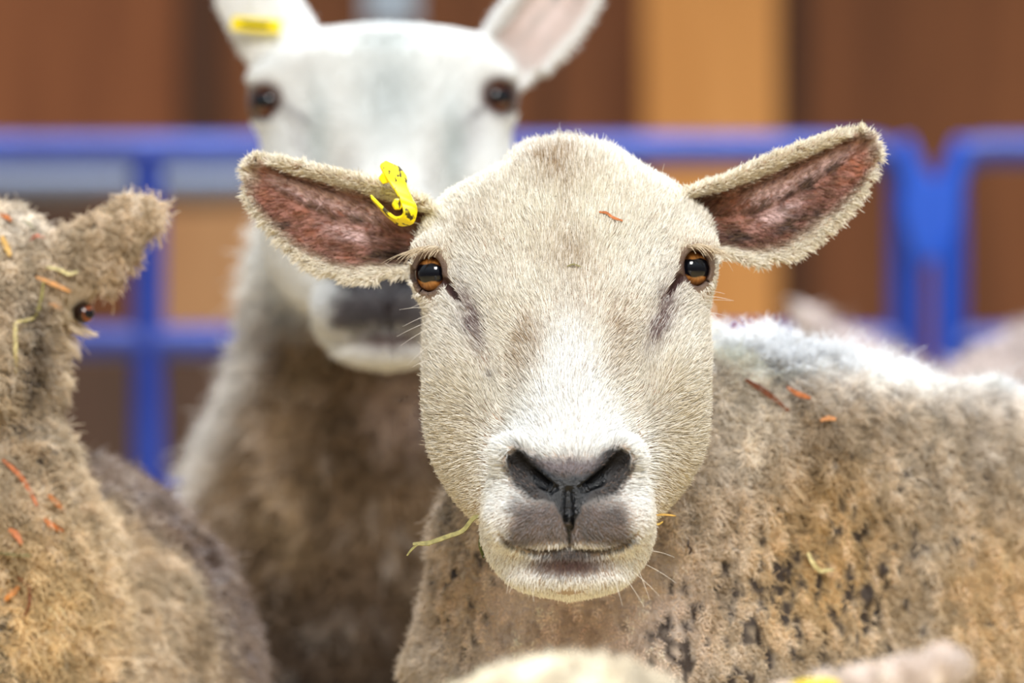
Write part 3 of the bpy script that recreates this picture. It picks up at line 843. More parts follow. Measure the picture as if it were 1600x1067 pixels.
def ribbon(fr, name, path, th, m, parent):
    """path rows: u, v, w, half width vector (3) -> strip with real thickness, bevelled"""
    path = [np.array(r, float) for r in path]
    # densify
    P_ = np.array([r[:3] for r in path]); Wv = np.array([r[3:6] for r in path])
    t = np.arange(len(P_)); tt = np.linspace(0, len(P_)-1, (len(P_)-1)*6+1)
    P2 = np.stack([smooth_interp(tt, t, P_[:, i]) for i in range(3)], 1); W2 = np.stack([smooth_interp(tt, t, Wv[:, i]) for i in range(3)], 1)
    T = norm(np.gradient(P2, axis=0)); Nn = norm(np.cross(T, W2))*th/2
    bm = bmesh.new(); rings = []
    for a, w, n in zip(P2, W2, Nn):
        rings.append([bm.verts.new(fr.w(x)[0]) for x in (a+w+n, a-w+n, a-w-n, a+w-n)])
    for r0, r1 in zip(rings[:-1], rings[1:]):
        for i in range(4): bm.faces.new((r0[i], r0[(i+1) % 4], r1[(i+1) % 4], r1[i]))
    bm.faces.new(rings[0]); bm.faces.new(rings[-1][::-1])
    bmesh.ops.recalc_face_normals(bm, faces=bm.faces)
    me = bpy.data.meshes.new(name); bm.to_mesh(me); bm.free()
    o = link(name, me, m, parent); b = o.modifiers.new('b', 'BEVEL'); b.width = fr.k*2.2; b.segments = 2; b.limit_method = 'ANGLE'
    return o
def hexknob(fr, name, c, r, h, ax, m, parent, n=6):
    ax = np.asarray(ax, float); ax /= np.linalg.norm(ax); s = np.cross(ax, [0, 1, 0]); s /= np.linalg.norm(s); t = np.cross(ax, s)
    bm = bmesh.new(); A = []; B = []
    for i in range(n):
        a = 2*math.pi*i/n; d = s*math.cos(a)+t*math.sin(a)
        A.append(bm.verts.new(fr.w(np.asarray(c)+d*r)[0])); B.append(bm.verts.new(fr.w(np.asarray(c)+ax*h+d*r*.85)[0]))
    for i in range(n): bm.faces.new((A[i], A[(i+1) % n], B[(i+1) % n], B[i]))
    bm.faces.new(A[::-1]); bm.faces.new(B); bmesh.ops.recalc_face_normals(bm, faces=bm.faces)
    me = bpy.data.meshes.new(name); bm.to_mesh(me); bm.free()
    o = link(name, me, m, parent); b = o.modifiers.new('b', 'BEVEL'); b.width = fr.k*1.6; b.segments = 2
    return o
wt = -8
tag = ribbon(FR1, 'ear_tag', [
    (*PT(613, 256, wt-14), 11, 5, 0), (*PT(615, 269, wt-4), 21, 9, 0), (*PT(620, 285, wt+6), 16, 6, 0), (*PT(630, 303, wt+12), 14, 6, 1), (*PT(638, 318, wt+18), 13, 4, 2),
    (*PT(641, 330, wt+18), 11, 0, -3), (*PT(636, 343, wt+12), 10, 5, -6), (*PT(624, 346, wt+2), 5, 6, -12), (*PT(610, 338, wt-6), 2, 4, -14), (*PT(596, 325, wt-14), 2, 4, -13), (*PT(581, 309, wt-22), 3, 4, -12)], 5, M_tag, SH1)
tag['label'] = 'yellow plastic loop tag clipped through the ear'
hexknob(FR1, 'tag_stud', PT(621, 319, wt+2), 10, 12, (.1, 0, 1), M_tag, tag)
hexknob(FR1, 'tag_hook', PT(602, 278, wt-10), 11, 12, (-.1, .1, 1), M_tag, tag, 5)
print('near sheep done', round(time.time()-T0, 1))

# ------------------------------------------------------------------ SECOND SHEEP (behind, white face)
FR2 = Frame(2.95)
vm = lambda v: np.interp(v, [226, 262, 305, 355, 425, 560, 700, 870, 934], [45, 50, 64, 94, 157, 275, 398, 522, 570])
um = lambda u: 605+(np.asarray(u)-888)*.885
H2 = Head(vm, um, .88, .35); H2.setup()
e2L = Ear(PT(452, 96, -70), PT(338, -110, -110), [.85, -.5, .1], [(-40, 60), (0, 62), (60, 62), (120, 55), (170, 42), (215, 22), (236, 2)], [(-40, -30), (0, -46), (60, -62), (120, -60), (170, -50), (215, -26), (236, -4)], cup=30, th=9, back=True)
e2R = Ear(PT(790, 104, -70), PT(948, -112, -90), [-.8, -.55, .12], [(-40, 55), (0, 60), (60, 64), (130, 60), (190, 46), (240, 26), (264, 2)], [(-40, -30), (0, -46), (60, -70), (130, -72), (190, -55), (240, -28), (264, -4)], cup=34, th=9)
G2 = 533.5+EYE_Z/FR2.k
def body2(p):
    f = superell(p, (790, 1100, -1280), (430, 560, 880), np.eye(3), 2.4)
    f = smin(f, ell(p, (612, 1060, -560), (384, 500, 360)), 140)
    f = smin(f, chain(p, [((598, 425, -250), 196), ((590, 560, -330), 216), ((596, 760, -420), 292)]), 90)
    return smin(f, legs(p, [(480, -700), (780, -780), (560, -1900), (1000, -1950)], gy=G2), 80)
def mid_f(p, parts=False):
    fb = body2(p); r = np.linalg.norm(p-np.array([605, 300, 20]), axis=1)
    fh = np.maximum(r-560, 40.); m = r < 580
    if m.any(): fh[m] = H2(p[m])
    fe = np.minimum(e2L(p), e2R(p))
    nb = np.abs(fb) < 70
    if nb.any(): fb[nb] += wool_noise(p[nb]+500)
    f = smin(smin(fh, fb, 40), fe, 22)
    return (f, fh, fb, fe) if parts else f
def in_head2(c): return (np.linalg.norm(c-np.array([605, 310, 80]), axis=1) < 360) | ((c[:, 1] < 180) & (c[:, 2] > -300))
me, co2 = build_sheep_mesh('sheep', mid_f, FR2, (150, -200, -2800), (1500, 3060, 400), 16.0, [(in_head2, 2)])
def colour2(p):
    iu, iv = IMG(p); f, fh, fb, fe = mid_f(p, True)
    # back to the coordinates the shared face pattern is written in
    iv1 = np.interp(iv, [45, 50, 64, 94, 157, 275, 398, 522, 570], [226, 262, 305, 355, 425, 560, 700, 870, 934]); iu1 = 888+(iu-605)/.885
    c = face_colour(iu1, iv1, p, .80)*.90
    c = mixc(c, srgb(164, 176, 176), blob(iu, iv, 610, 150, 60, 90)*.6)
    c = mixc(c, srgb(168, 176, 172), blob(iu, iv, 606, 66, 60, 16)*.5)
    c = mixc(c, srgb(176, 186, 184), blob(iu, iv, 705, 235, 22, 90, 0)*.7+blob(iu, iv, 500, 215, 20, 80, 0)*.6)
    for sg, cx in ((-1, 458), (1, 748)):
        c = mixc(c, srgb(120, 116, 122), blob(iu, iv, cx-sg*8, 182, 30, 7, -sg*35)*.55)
    c2, pad, wet, lip, low = nose_colour(c, iu1, iv1, p, True)
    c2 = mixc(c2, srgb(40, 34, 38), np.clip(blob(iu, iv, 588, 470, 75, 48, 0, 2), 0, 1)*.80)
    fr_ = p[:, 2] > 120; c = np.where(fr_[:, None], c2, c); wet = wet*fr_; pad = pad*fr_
    n1 = fbm(p, 120, 3, 1); n2 = fbm(p, 40, 3, 2)
    wc = np.tile(srgb(164, 138, 108), (len(p), 1))
    wc = mixc(wc, srgb(196, 168, 126), sstep(n1+.5*n2, -.1, .6)*.8)
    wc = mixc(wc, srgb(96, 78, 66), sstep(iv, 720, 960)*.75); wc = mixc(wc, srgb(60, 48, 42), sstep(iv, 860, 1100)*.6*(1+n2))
    edge = sstep(-(iu-(418-.50*(iv-560)))+18*n2, -50, 15)
    wc = mixc(wc, srgb(222, 218, 212), np.clip(edge, 0, 1)*.9)  # rim light down the left side painted as pale wool
    wc = mixc(wc, srgb(236, 234, 228), sstep(-iv+20*n2, -540, -470)*.95)
    wc = mixc(wc, srgb(232, 214, 208), blob(iu, iv, 640, 640, 62, 60)*.85)
    wc = mixc(wc, srgb(112, 84, 62), blob(iu, iv, 440, 540, 26, 90, -15)*.7)
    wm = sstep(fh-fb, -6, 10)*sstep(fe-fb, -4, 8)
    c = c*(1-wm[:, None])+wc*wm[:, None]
    on_any = np.zeros(len(p), bool); inn = np.zeros(len(p))
    for k, (e, st) in enumerate(((e2L, .0), (e2R, .75))):
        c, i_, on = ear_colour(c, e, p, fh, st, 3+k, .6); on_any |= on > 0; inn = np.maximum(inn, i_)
    c = np.where((on_any & (inn < .3))[:, None], mixc(c, srgb(240, 240, 240), np.full(len(p), .7)), c)
    lid = np.zeros(len(p))
    for e in H2.eyes:
        r = np.linalg.norm(p-e['c'], axis=1); dx = p[:, 0]-e['o'][0]; dy = p[:, 1]-e['o'][1]
        lid = np.maximum(lid, np.exp(-(np.sqrt((dx/37)**2+(dy/36)**2))**6)*(p[:, 2] > -60)); lid = np.maximum(lid, 1-sstep(r, e['r']+1, e['r']+5))
    return c, dict(wm=wm, wet=wet, pad=pad, lid=lid, inn=inn, iu=iu, iv=iv)
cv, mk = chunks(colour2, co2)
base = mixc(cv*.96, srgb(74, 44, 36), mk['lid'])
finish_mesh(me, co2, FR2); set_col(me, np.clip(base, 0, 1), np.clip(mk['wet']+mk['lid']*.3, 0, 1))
SH2 = link('sheep', me, M_skin)
thing(SH2, 'white-faced sheep with upright ears standing behind, a flat yellow tag in one ear', 'sheep')
for e in H2.eyes: eye_object(FR2, e, (e['sg']*.42, -.02, .92), SH2, amber=srgb(110, 56, 36))
P, N = sample(me, 110000, lambda P, N: ((FR2.inv(P)[:, 1] < 620) & (FR2.inv(P)[:, 2] > -330))*(.1+(N[:, 1] < .3)))
p = FR2.inv(P); n = np.stack([N[:, 0], -N[:, 2], -N[:, 1]], 1); c, mk = chunks(colour2, p)
kp = (mk['wm'] < .5) & (mk['wet'] < .3) & (mk['lid'] < .3) & (mk['inn'] < .6); p, n, c = p[kp], n[kp], c[kp]
d = norm(p-np.array([605, 420, 330.])); pts = strands(p, n, d, np.full(len(p), 15.), 3, np.full(len(p), .25), .15)
put_strands(FR2, 'face_hair', pts, np.full(len(p), .7), np.full(len(p), .25), c*(.9+.2*rng.random(len(p)))[:, None], M_hair, SH2)
P, N = sample(me, 130000, lambda P, N: ((FR2.inv(P)[:, 1] > 330) & (FR2.inv(P)[:, 1] < 1900))*(.14+(FR2.inv(P)[:, 1] < 1250)*(FR2.inv(P)[:, 2] > -1000))*(.1+(N[:, 1] < .4)))
p = FR2.inv(P); c, mk = chunks(colour2, p); kp = mk['wm'] > .5
wool(FR2, SH2, P[kp], N[kp], c[kp]*1.12, 34+8*rng.normal(size=kp.sum()), cell=34, r0=1.0, r1=.4, k=5)
tg = ribbon(FR2, 'ear_tag', [(*PT(362, 36, -34), -2, 11, 0), (*PT(385, 38, -24), -2, 11, 0), (*PT(412, 40, -16), -1, 11, 0), (*PT(438, 42, -12), -1, 11, 0)], 5, M_tag2, SH2)
tg['label'] = 'flat yellow ear tag'
ribbon(FR2, 'tag_print', [(*PT(376, 36, -24), -1, 3, 0), (*PT(398, 39, -16), -1, 3, 0), (*PT(420, 40, -10), -1, 3, 0)], 3, M_ink, tg)
print('mid sheep done', round(time.time()-T0, 1))

# ------------------------------------------------------------------ WOOLLY SHEEP on the left, seen from behind
FR3 = Frame(2.56)
G3 = 533.5+EYE_Z/FR3.k
ear3 = Ear(PT(84, 428, -30), PT(246, 316, -60), [-.58, -.81, .1], [(-30, 44), (20, 52), (60, 47), (100, 38), (140, 33), (172, 26), (198, 4)], [(-30, -56), (30, -66), (70, -66), (110, -56), (150, -40), (180, -26), (202, -6)], cup=24, th=13, thtop=14, roll=4, back=True)
def left_f(p, parts=False):
    fb = superell(p, (-14, 1166, -540), (382, 434, 430), np.eye(3), 2.15)
    fb = smin(fb, superell(p, (-620, 1210, -640), (830, 410, 360), np.eye(3), 2.3), 60)
    fb = smin(fb, chain(p, [((-12, 446, -60), 92), ((-34, 560, -70), 112), ((-46, 650, -80), 122), ((-60, 880, -110), 214), ((-80, 1100, -150), 288)]), 26)
    fb = smin(fb, chain(p, [((-10, 430, -70), 104), ((-60, 560, 80), 80), ((-90, 640, 140), 58)]), 40)
    fb = smin(fb, legs(p, [(-250, -350), (40, -600), (-900, -500), (-1000, -800)], gy=G3), 60)
    near = np.abs(fb) < 70
    if near.any(): fb[near] += wool_noise(p[near]*1.25+900)*1.35
    fe = ear3(p)
    n2 = np.abs(fe) < 40
    if n2.any(): fe[n2] += np.abs(vnoise(p[n2], 14, 1))*7-2
    e = np.linalg.norm(p-np.array([106, 484, -44]), axis=1)
    fb = smin(fb, e-26, 20)
    f = smin(fb, fe, 18)
    f = np.maximum(f, 17-np.linalg.norm(p-np.array([128, 489, -20]), axis=1))
    return f
me, co3 = build_sheep_mesh('sheep', left_f, FR3, (-1500, 250, -1500), (520, 3050, 350), 14.0, [(lambda c: (c[:, 1] < 1120) & (c[:, 0] > -120), 1)])
def colour3(p):
    iu, iv = IMG(p)
    n1 = fbm(p, 110, 3, 1); n2 = fbm(p, 40, 3, 2); n3 = vnoise(p, 15, 3); n4 = vnoise(p, 9, 0)
    c = np.tile(srgb(208, 188, 160), (len(p), 1))
    c = mixc(c, srgb(166, 138, 104), sstep(n1+.5*n2, -.1, .5)*.8)
    c = mixc(c, srgb(214, 200, 178), sstep(n2+.3*n3, .1, .5)*.6)
    c = mixc(c, srgb(226, 196, 146), blob(iu, iv, 60, 980, 120, 160, 0, 1.4)*.95)
    c = mixc(c, srgb(226, 218, 206), blob(iu, iv, 30, 355, 70, 30)*.7)
    dark = blob(iu, iv, 40, 560, 28, 90, 0, 1.5)*.9+blob(iu, iv, 30, 470, 50, 30)*.35
    c = mixc(c, srgb(70, 54, 44), np.clip(dark*(.7+.9*n2), 0, .92))
    # neck in front, grey-brown flank behind
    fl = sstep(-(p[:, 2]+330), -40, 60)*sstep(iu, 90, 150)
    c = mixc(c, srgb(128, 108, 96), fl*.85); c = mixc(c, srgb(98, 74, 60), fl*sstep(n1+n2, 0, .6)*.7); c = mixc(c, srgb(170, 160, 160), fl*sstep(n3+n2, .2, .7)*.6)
    ep = blob(iu, iv, 170, 388, 100, 70, -35, 2); c = mixc(c, srgb(196, 172, 140), ep*.7); c = mixc(c, srgb(150, 124, 92), ep*sstep(n2+n3*.5, 0, .5)*.5)
    pit = pits(p, .9*blob(iu, iv, 30, 660, 60, 110, 0, 2)+blob(iu, iv, 20, 1000, 40, 90, 0, 2)+blob(iu, iv, 60, 1050, 60, 24)+.10, 19)
    c = mixc(c, srgb(40, 36, 40), np.clip(pit, 0, .95))
    return c, dict(pit=np.clip(pit, 0, 1), iu=iu, iv=iv, ep=ep)
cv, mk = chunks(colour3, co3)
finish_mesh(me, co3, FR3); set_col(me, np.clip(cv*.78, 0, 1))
SH3 = link('sheep', me, M_skin)
thing(SH3, 'woolly sheep at the left edge seen from behind, hay stuck in its neck wool', 'sheep')
e3 = dict(c=np.array([129., 489, -18]), r=17.0); eye_object(FR3, e3, (.7, .1, .6), SH3, amber=srgb(178, 88, 40))
P, N = sample(me, 190000, lambda P, N: (.08+((FR3.inv(P)[:, 0] > -90) & (FR3.inv(P)[:, 1] < 1130)))*(.1+(N[:, 1] < .4))*(FR3.inv(P)[:, 1] < 1900))
c, mk = chunks(colour3, FR3.inv(P)); kp = rng.random(len(P)) > mk['pit']*.9
L = 20+8*vnoise(FR3.inv(P), 40, 2)+5*rng.normal(size=len(P)); L *= 1-.35*mk['ep']
q_ = FR3.inv(P); kp &= np.linalg.norm(q_-e3['c'], axis=1) > 46
wool(FR3, SH3, P[kp], N[kp], c[kp]*1.2, np.clip(L, 5, 60)[kp], cell=20, pull=1.0, curl=.8, r0=.85, r1=.4)
locks = []
for (u, v, du, dv, nn) in ((118, 512, 30, 12, 40), (112, 545, 14, 10, 24), (104, 600, 12, -8, 16), (108, 590, 10, 14, 16)):
    for i in range(nn):
        a = PT(u+rng.normal()*3, v+rng.normal()*4, -35+rng.normal()*6); e = np.array([du*(.5+.6*rng.random()), dv+rng.normal()*3, 4*rng.normal()])
        locks.append((a-np.array([8, 4, 0]), a+e*.5+rng.normal(0, 2, 3), a+e))
tube_hairs(FR3, 'wool_lock', locks, .8, .35, M_wool, SH3, srgb(214, 196, 170))
print('left sheep done', round(time.time()-T0, 1))

# ------------------------------------------------------------------ NEAREST SHEEP, only the top of its head rises into view
FR4 = Frame(1.93)
G4 = 533.5+EYE_Z/FR4.k
ear4 = Ear(PT(1050, 1172, 10), PT(1554, 1002, 60), [.2, -.9, .3], [(-40, 34), (0, 34), (150, 40), (300, 38), (420, 28), (490, 18), (520, 4)], [(-40, -40), (0, -46), (150, -56), (300, -50), (420, -36), (490, -20), (520, -6)], cup=30, th=12, back=True)
ear4b = Ear(PT(710, 1130, 10), PT(240, 1250, 60), [.1, -.95, .3], [(-40, 40), (0, 40), (150, 52), (300, 52), (420, 42), (490, 26), (520, 4)], [(-40, -40), (0, -46), (150, -66), (300, -60), (420, -44), (490, -26), (520, -6)], cup=30, th=12, back=True)
def fore_f(p):
    f = ell(p, (884, 1222, -10), (236, 178, 200))
    f = smin(f, chain(p, [((884, 1250, -40), 180), ((886, 1420, -180), 150), ((888, 1560, -300), 100)]), 60)
    f = smin(f, chain(p, [((880, 1250, 80), 170), ((870, 1500, 420), 230), ((860, 1760, 800), 300)]), 90)
    f = smin(f, superell(p, (860, 1900, 2000), (420, 520, 1300), np.eye(3), 2.4), 120)
    f = smin(f, legs(p, [(600, 1000), (1100, 1050), (600, 2900), (1100, 2950)], gy=G4), 80)
    nb = np.abs(f) < 70
    if nb.any(): f[nb] += wool_noise(p[nb]+300)*.6
    return smin(f, np.minimum(ear4(p), ear4b(p)), 25)
me, co4 = build_sheep_mesh('sheep', fore_f, FR4, (200, 900, -600), (1650, 4100, 3500), 22.0, [(lambda c: c[:, 1] < 1250, 1)])
n1 = fbm(co4, 90, 3, 1); c4 = np.tile(srgb(238, 230, 214), (len(co4), 1)); c4 = mixc(c4, srgb(222, 200, 162), sstep(n1, -.2, .5)*.6*(co4[:, 0] < 1100)); c4 = mixc(c4, srgb(206, 190, 184), sstep(co4[:, 0], 1060, 1160)*.8)
iu4, iv4 = IMG(co4)
finish_mesh(me, co4, FR4); set_col(me, c4)
SH4 = link('sheep', me, M_skin)
thing(SH4, 'cream sheep closest to us, only its crown and one ear showing', 'sheep')
P, N = sample(me, 40000, lambda P, N: (FR4.inv(P)[:, 1] < 1260)*1.0)
p = FR4.inv(P); c = mixc(np.tile(srgb(236, 222, 200), (len(p), 1)), srgb(214, 198, 190), sstep(p[:, 0], 1060, 1160)*.7)
wool(FR4, SH4, P, N, c*1.22, np.full(len(P), 24.)*(1-.5*sstep(p[:, 0], 1060, 1160)), cell=40, r0=1.1, r1=.5, k=4, curl=.3)
tg = ribbon(FR4, 'ear_tag', [(*PT(1238, 1082, 90), 3, 13, 0), (*PT(1262, 1078, 96), 2, 15, 0), (*PT(1290, 1076, 98), 2, 15, 0), (*PT(1312, 1078, 98), 2, 12, 0)], 6, M_tag2, SH4)
tg['label'] = 'yellow ear tag'

# ------------------------------------------------------------------ FAR SHEEP by the hurdles
FR5 = Frame(3.95)
G5 = 533.5+EYE_Z/FR5.k
ear5 = Ear(PT(1325, 580, -20), PT(1226, 468, -20), [.75, -.6, 0], [(-40, 40), (0, 44), (60, 40), (110, 28), (140, 14), (154, 2)], [(-40, -30), (0, -34), (60, -34), (110, -24), (140, -12), (154, -4)], cup=12, th=10, back=True)
def far_f(p):
    f = superell(p, (1930, 860, -200), (470, 420, 300), np.eye(3), 2.3)
    f = smin(f, chain(p, [((1330, 640, -20), 95), ((1300, 760, 40), 70), ((1285, 850, 60), 52)]), 40)
    f = smin(f, chain(p, [((1350, 640, -40), 90), ((1480, 720, -120), 130), ((1610, 740, -180), 200)]), 60)
    f = smin(f, legs(p, [(1620, -120), (1650, -330), (2200, -120), (2230, -330)], r0=60, r1=30, gy=G5), 50)
    nb = np.abs(f) < 60
    if nb.any(): f[nb] += wool_noise(p[nb]+100)*.8
    return smin(f, ear5(p), 30)
me, co5 = build_sheep_mesh('sheep', far_f, FR5, (1100, 380, -650), (2550, 2700, 250), 18.0, [])
c5 = mixc(np.tile(srgb(196, 180, 174), (len(co5), 1)), srgb(176, 158, 142), sstep(fbm(co5, 90, 3, 1), -.2, .5)*.7)
finish_mesh(me, co5, FR5); set_col(me, c5)
SH5 = link('sheep', me, M_skin)
thing(SH5, 'blurred pale sheep beyond the near one, by the blue hurdles', 'sheep')
P, N = sample(me, 20000, lambda P, N: (FR5.inv(P)[:, 1] < 760)*1.0)
wool(FR5, SH5, P, N, np.tile(srgb(200, 186, 180), (len(P), 1)), np.full(len(P), 22.), cell=36, r0=1.1, r1=.5, k=4, curl=.3)
print('all sheep', round(time.time()-T0, 1))

# ------------------------------------------------------------------ HURDLES
M_blue = mat('blue_paint', srgb(34, 70, 176), .35, .5); noise_paint(M_blue, srgb(22, 44, 128), srgb(34, 62, 152), 9, .35, .65)
M_blue2 = mat('bright_blue_paint', srgb(0, 74, 186), .35, .5)
M_galv = mat('galvanised_steel', srgb(104, 112, 132), .4, .5, Metallic=.5)
FRF = Frame(5.0)
def wpt(fr, u, v, w=0): return fr.w(np.array([u, v, w], float))[0]
def tube(name, pts, r, m, parent=None, square=True, res=4):
    cu = bpy.data.curves.new(name, 'CURVE'); cu.dimensions = '3D'
    sp = cu.splines.new('POLY'); sp.points.add(len(pts)-1)
    for i, p_ in enumerate(pts): sp.points[i].co = (*p_, 1)
    cu.bevel_depth = r; cu.bevel_resolution = res; cu.use_fill_caps = True
    o = bpy.data.objects.new(name, cu); C.objects.link(o)
    dg = bpy.context.evaluated_depsgraph_get(); me = bpy.data.meshes.new_from_object(o.evaluated_get(dg))
    bpy.data.objects.remove(o); bpy.data.curves.remove(cu)
    me.name = name; me.materials.clear(); shade_smooth(me)
    return link(name, me, m, parent)
def box(name, lo, hi, m, parent=None, bev=.003):
    bm = bmesh.new(); bmesh.ops.create_cube(bm, size=1)
    lo = Vector(lo); hi = Vector(hi)
    for v in bm.verts: v.co = Vector(((lo[i]+hi[i])/2+v.co[i]*(hi[i]-lo[i])) for i in range(3))
    me = bpy.data.meshes.new(name); bm.to_mesh(me); bm.free()
    o = link(name, me, m, parent)
    if bev: b = o.modifiers.new('b', 'BEVEL'); b.width = bev; b.segments = 2
    return o
def arc_frame(x0, x1, ztop, zbot, y, r):
    pts = [(x0, y, zbot)]
    for i in range(9):
        a = math.pi-i/8*math.pi/2; pts.append((x0+r+r*math.cos(a), y, ztop-r+r*math.sin(a)))
    for i in range(9):
        a = math.pi/2-i/8*math.pi/2; pts.append((x1-r+r*math.cos(a), y, ztop-r+r*math.sin(a)))
    pts.append((x1, y, zbot)); return pts
def hurdle(x0, x1, uprights, label):
    y = FRF.y; z = lambda v: wpt(FRF, 0, v)[2]
    root = bpy.data.objects.new('sheep_hurdle', None); C.objects.link(root); root.location = ((x0+x1)/2, y, 0)
    thing(root, label, 'hurdle', 'blue steel hurdles along the pen')
    def sub(o): o.matrix_parent_inverse = Matrix.Translation(root.location).inverted(); return o
    R = 25*FRF.k
    sub(tube('frame', arc_frame(x0, x1, z(235), 0.0, y, .035), R, M_blue, root))
    for v in (534, 785, 1060, 1330, 1600):
        sub(tube('rail', [(x0, y, z(v)), (x1, y, z(v))], R, M_blue, root))
    for x in uprights:
        sub(tube('upright', [(x, y, z(235)), (x, y, .10)], R*1.03, M_blue, root))
    return root
X = lambda u: wpt(FRF, u, 0)[0]
hurdle(X(-2300), X(1412), [X(-1200), X(231)], 'long blue steel sheep hurdle with a cross of bars beside the woolly sheep')
hurdle(X(1487), X(4300), [X(2600)], 'second blue steel sheep hurdle, beginning right of the forked coupling')
# coupling between the hurdles
cp = bpy.data.objects.new('hurdle_coupling', None); C.objects.link(cp); cp.location = wpt(FRF, 1450, 330, 30)
thing(cp, 'bright blue forked coupling plate joining two blue hurdles', 'coupling')
poly = [(1398, 222), (1420, 214), (1444, 268), (1462, 286), (1474, 270), (1484, 222), (1504, 214), (1514, 236), (1500, 300), (1498, 340), (1486, 400), (1470, 424), (1456, 402), (1436, 420), (1418, 380), (1404, 330), (1408, 286)]
bm = bmesh.new(); A = [bm.verts.new(wpt(FRF, u, v, 44)) for u, v in poly]; B = [bm.verts.new(wpt(FRF, u, v, 30)) for u, v in poly]
bm.faces.new(A); bm.faces.new(B[::-1])
for i in range(len(A)): j = (i+1) % len(A); bm.faces.new((A[i], B[i], B[j], A[j]))
bmesh.ops.recalc_face_normals(bm, faces=bm.faces); me = bpy.data.meshes.new('plate'); bm.to_mesh(me); bm.free()
o = link('plate', me, M_blue2, cp); o.matrix_parent_inverse = Matrix.Translation(cp.location).inverted()
b = o.modifiers.new('b', 'BEVEL'); b.width = .003; b.segments = 2
for u, r in ((1433, 7), (1474, 13)):
    o = tube('rod', [wpt(FRF, u, 370, 36), wpt(FRF, u, 900, 36)], r*FRF.k, M_blue2, cp); o.matrix_parent_inverse = Matrix.Translation(cp.location).inverted()

# galvanised rail further back
FRG = Frame(5.9)
gr = bpy.data.objects.new('metal_rail', None); C.objects.link(gr); gr.location = (*wpt(FRG, 300, 0)[:2], 0)
thing(gr, 'dull grey galvanised rail running behind the blue hurdle', 'rail')
for u in (-1500, 760):
    a = wpt(FRG, u, 270); o = tube('post', [a, (a[0], a[1], 0)], 25*FRG.k, M_galv, gr); o.matrix_parent_inverse = Matrix.Translation(gr.location).inverted()
o = tube('rail', [wpt(FRG, -1500, 287), wpt(FRG, 760, 287)], 25*FRG.k, M_galv, gr); o.matrix_parent_inverse = Matrix.Translation(gr.location).inverted()

# ------------------------------------------------------------------ BARN
def wood(name, a, b, sc_=6):
    m = mat(name, a, .7, .3); noise_paint(m, a, b, sc_, .3, .7, (3, 3, .35)); return m
M_w1 = wood('brown_boards', srgb(108, 64, 36), srgb(134, 82, 48)); M_w2 = wood('tan_post_wood', srgb(204, 138, 72), srgb(226, 160, 92)); M_w3 = wood('dark_wood', srgb(66, 40, 24), srgb(88, 54, 34))
M_w4 = wood('pale_board', srgb(176, 126, 84), srgb(198, 150, 104)); M_w5 = wood('low_board', srgb(76, 56, 46), srgb(98, 72, 56)); M_w6 = wood('red_brown_board', srgb(122, 70, 40), srgb(146, 88, 52))
FRW = Frame(8.2)
yw = FRW.y
def st(o): o['kind'] = 'structure'; return o
def bd(name, u0, u1, v0, v1, dep, m):
    a = wpt(FRW, u0, v1); b_ = wpt(FRW, u1, v0)
    return st(box(name, (a[0], yw-dep, max(a[2], 0)), (b_[0], yw+.01, b_[2]), m))
st(box('wall_back', (-5, yw, 0), (5, yw+.15, 3.2), M_w1, None, 0))
st(box('floor', (-5, -4, -.1), (5, yw, 0), wood('straw_floor', srgb(176, 150, 104), srgb(214, 188, 136), 14), None, 0))
bd('trim_1', 1005, 1212, -1500, 5000, .07, M_w2)
bd('trim_2', 1214, 1262, -1500, 5000, .02, M_w3)
bd('trim_3', 285, 352, -1500, 5000, .04, M_w3)
bd('trim_4', -1500, 283, -1500, 245, .03, M_w6)
bd('trim_5', 850, 870, -1500, 5000, .02, M_w3)
bd('trim_6', 252, 420, 325, 520, .06, M_w4)
bd('trim_7', -1500, 150, 318, 420, .05, M_w5)
bd('baseboard_back', -1500, 1000, 556, 5000, .065, M_w5)
M_plate = mat('pale_panel', srgb(176, 190, 206), .5, .4)
bd('trim_8', 572, 652, -700, 42, .04, M_plate)

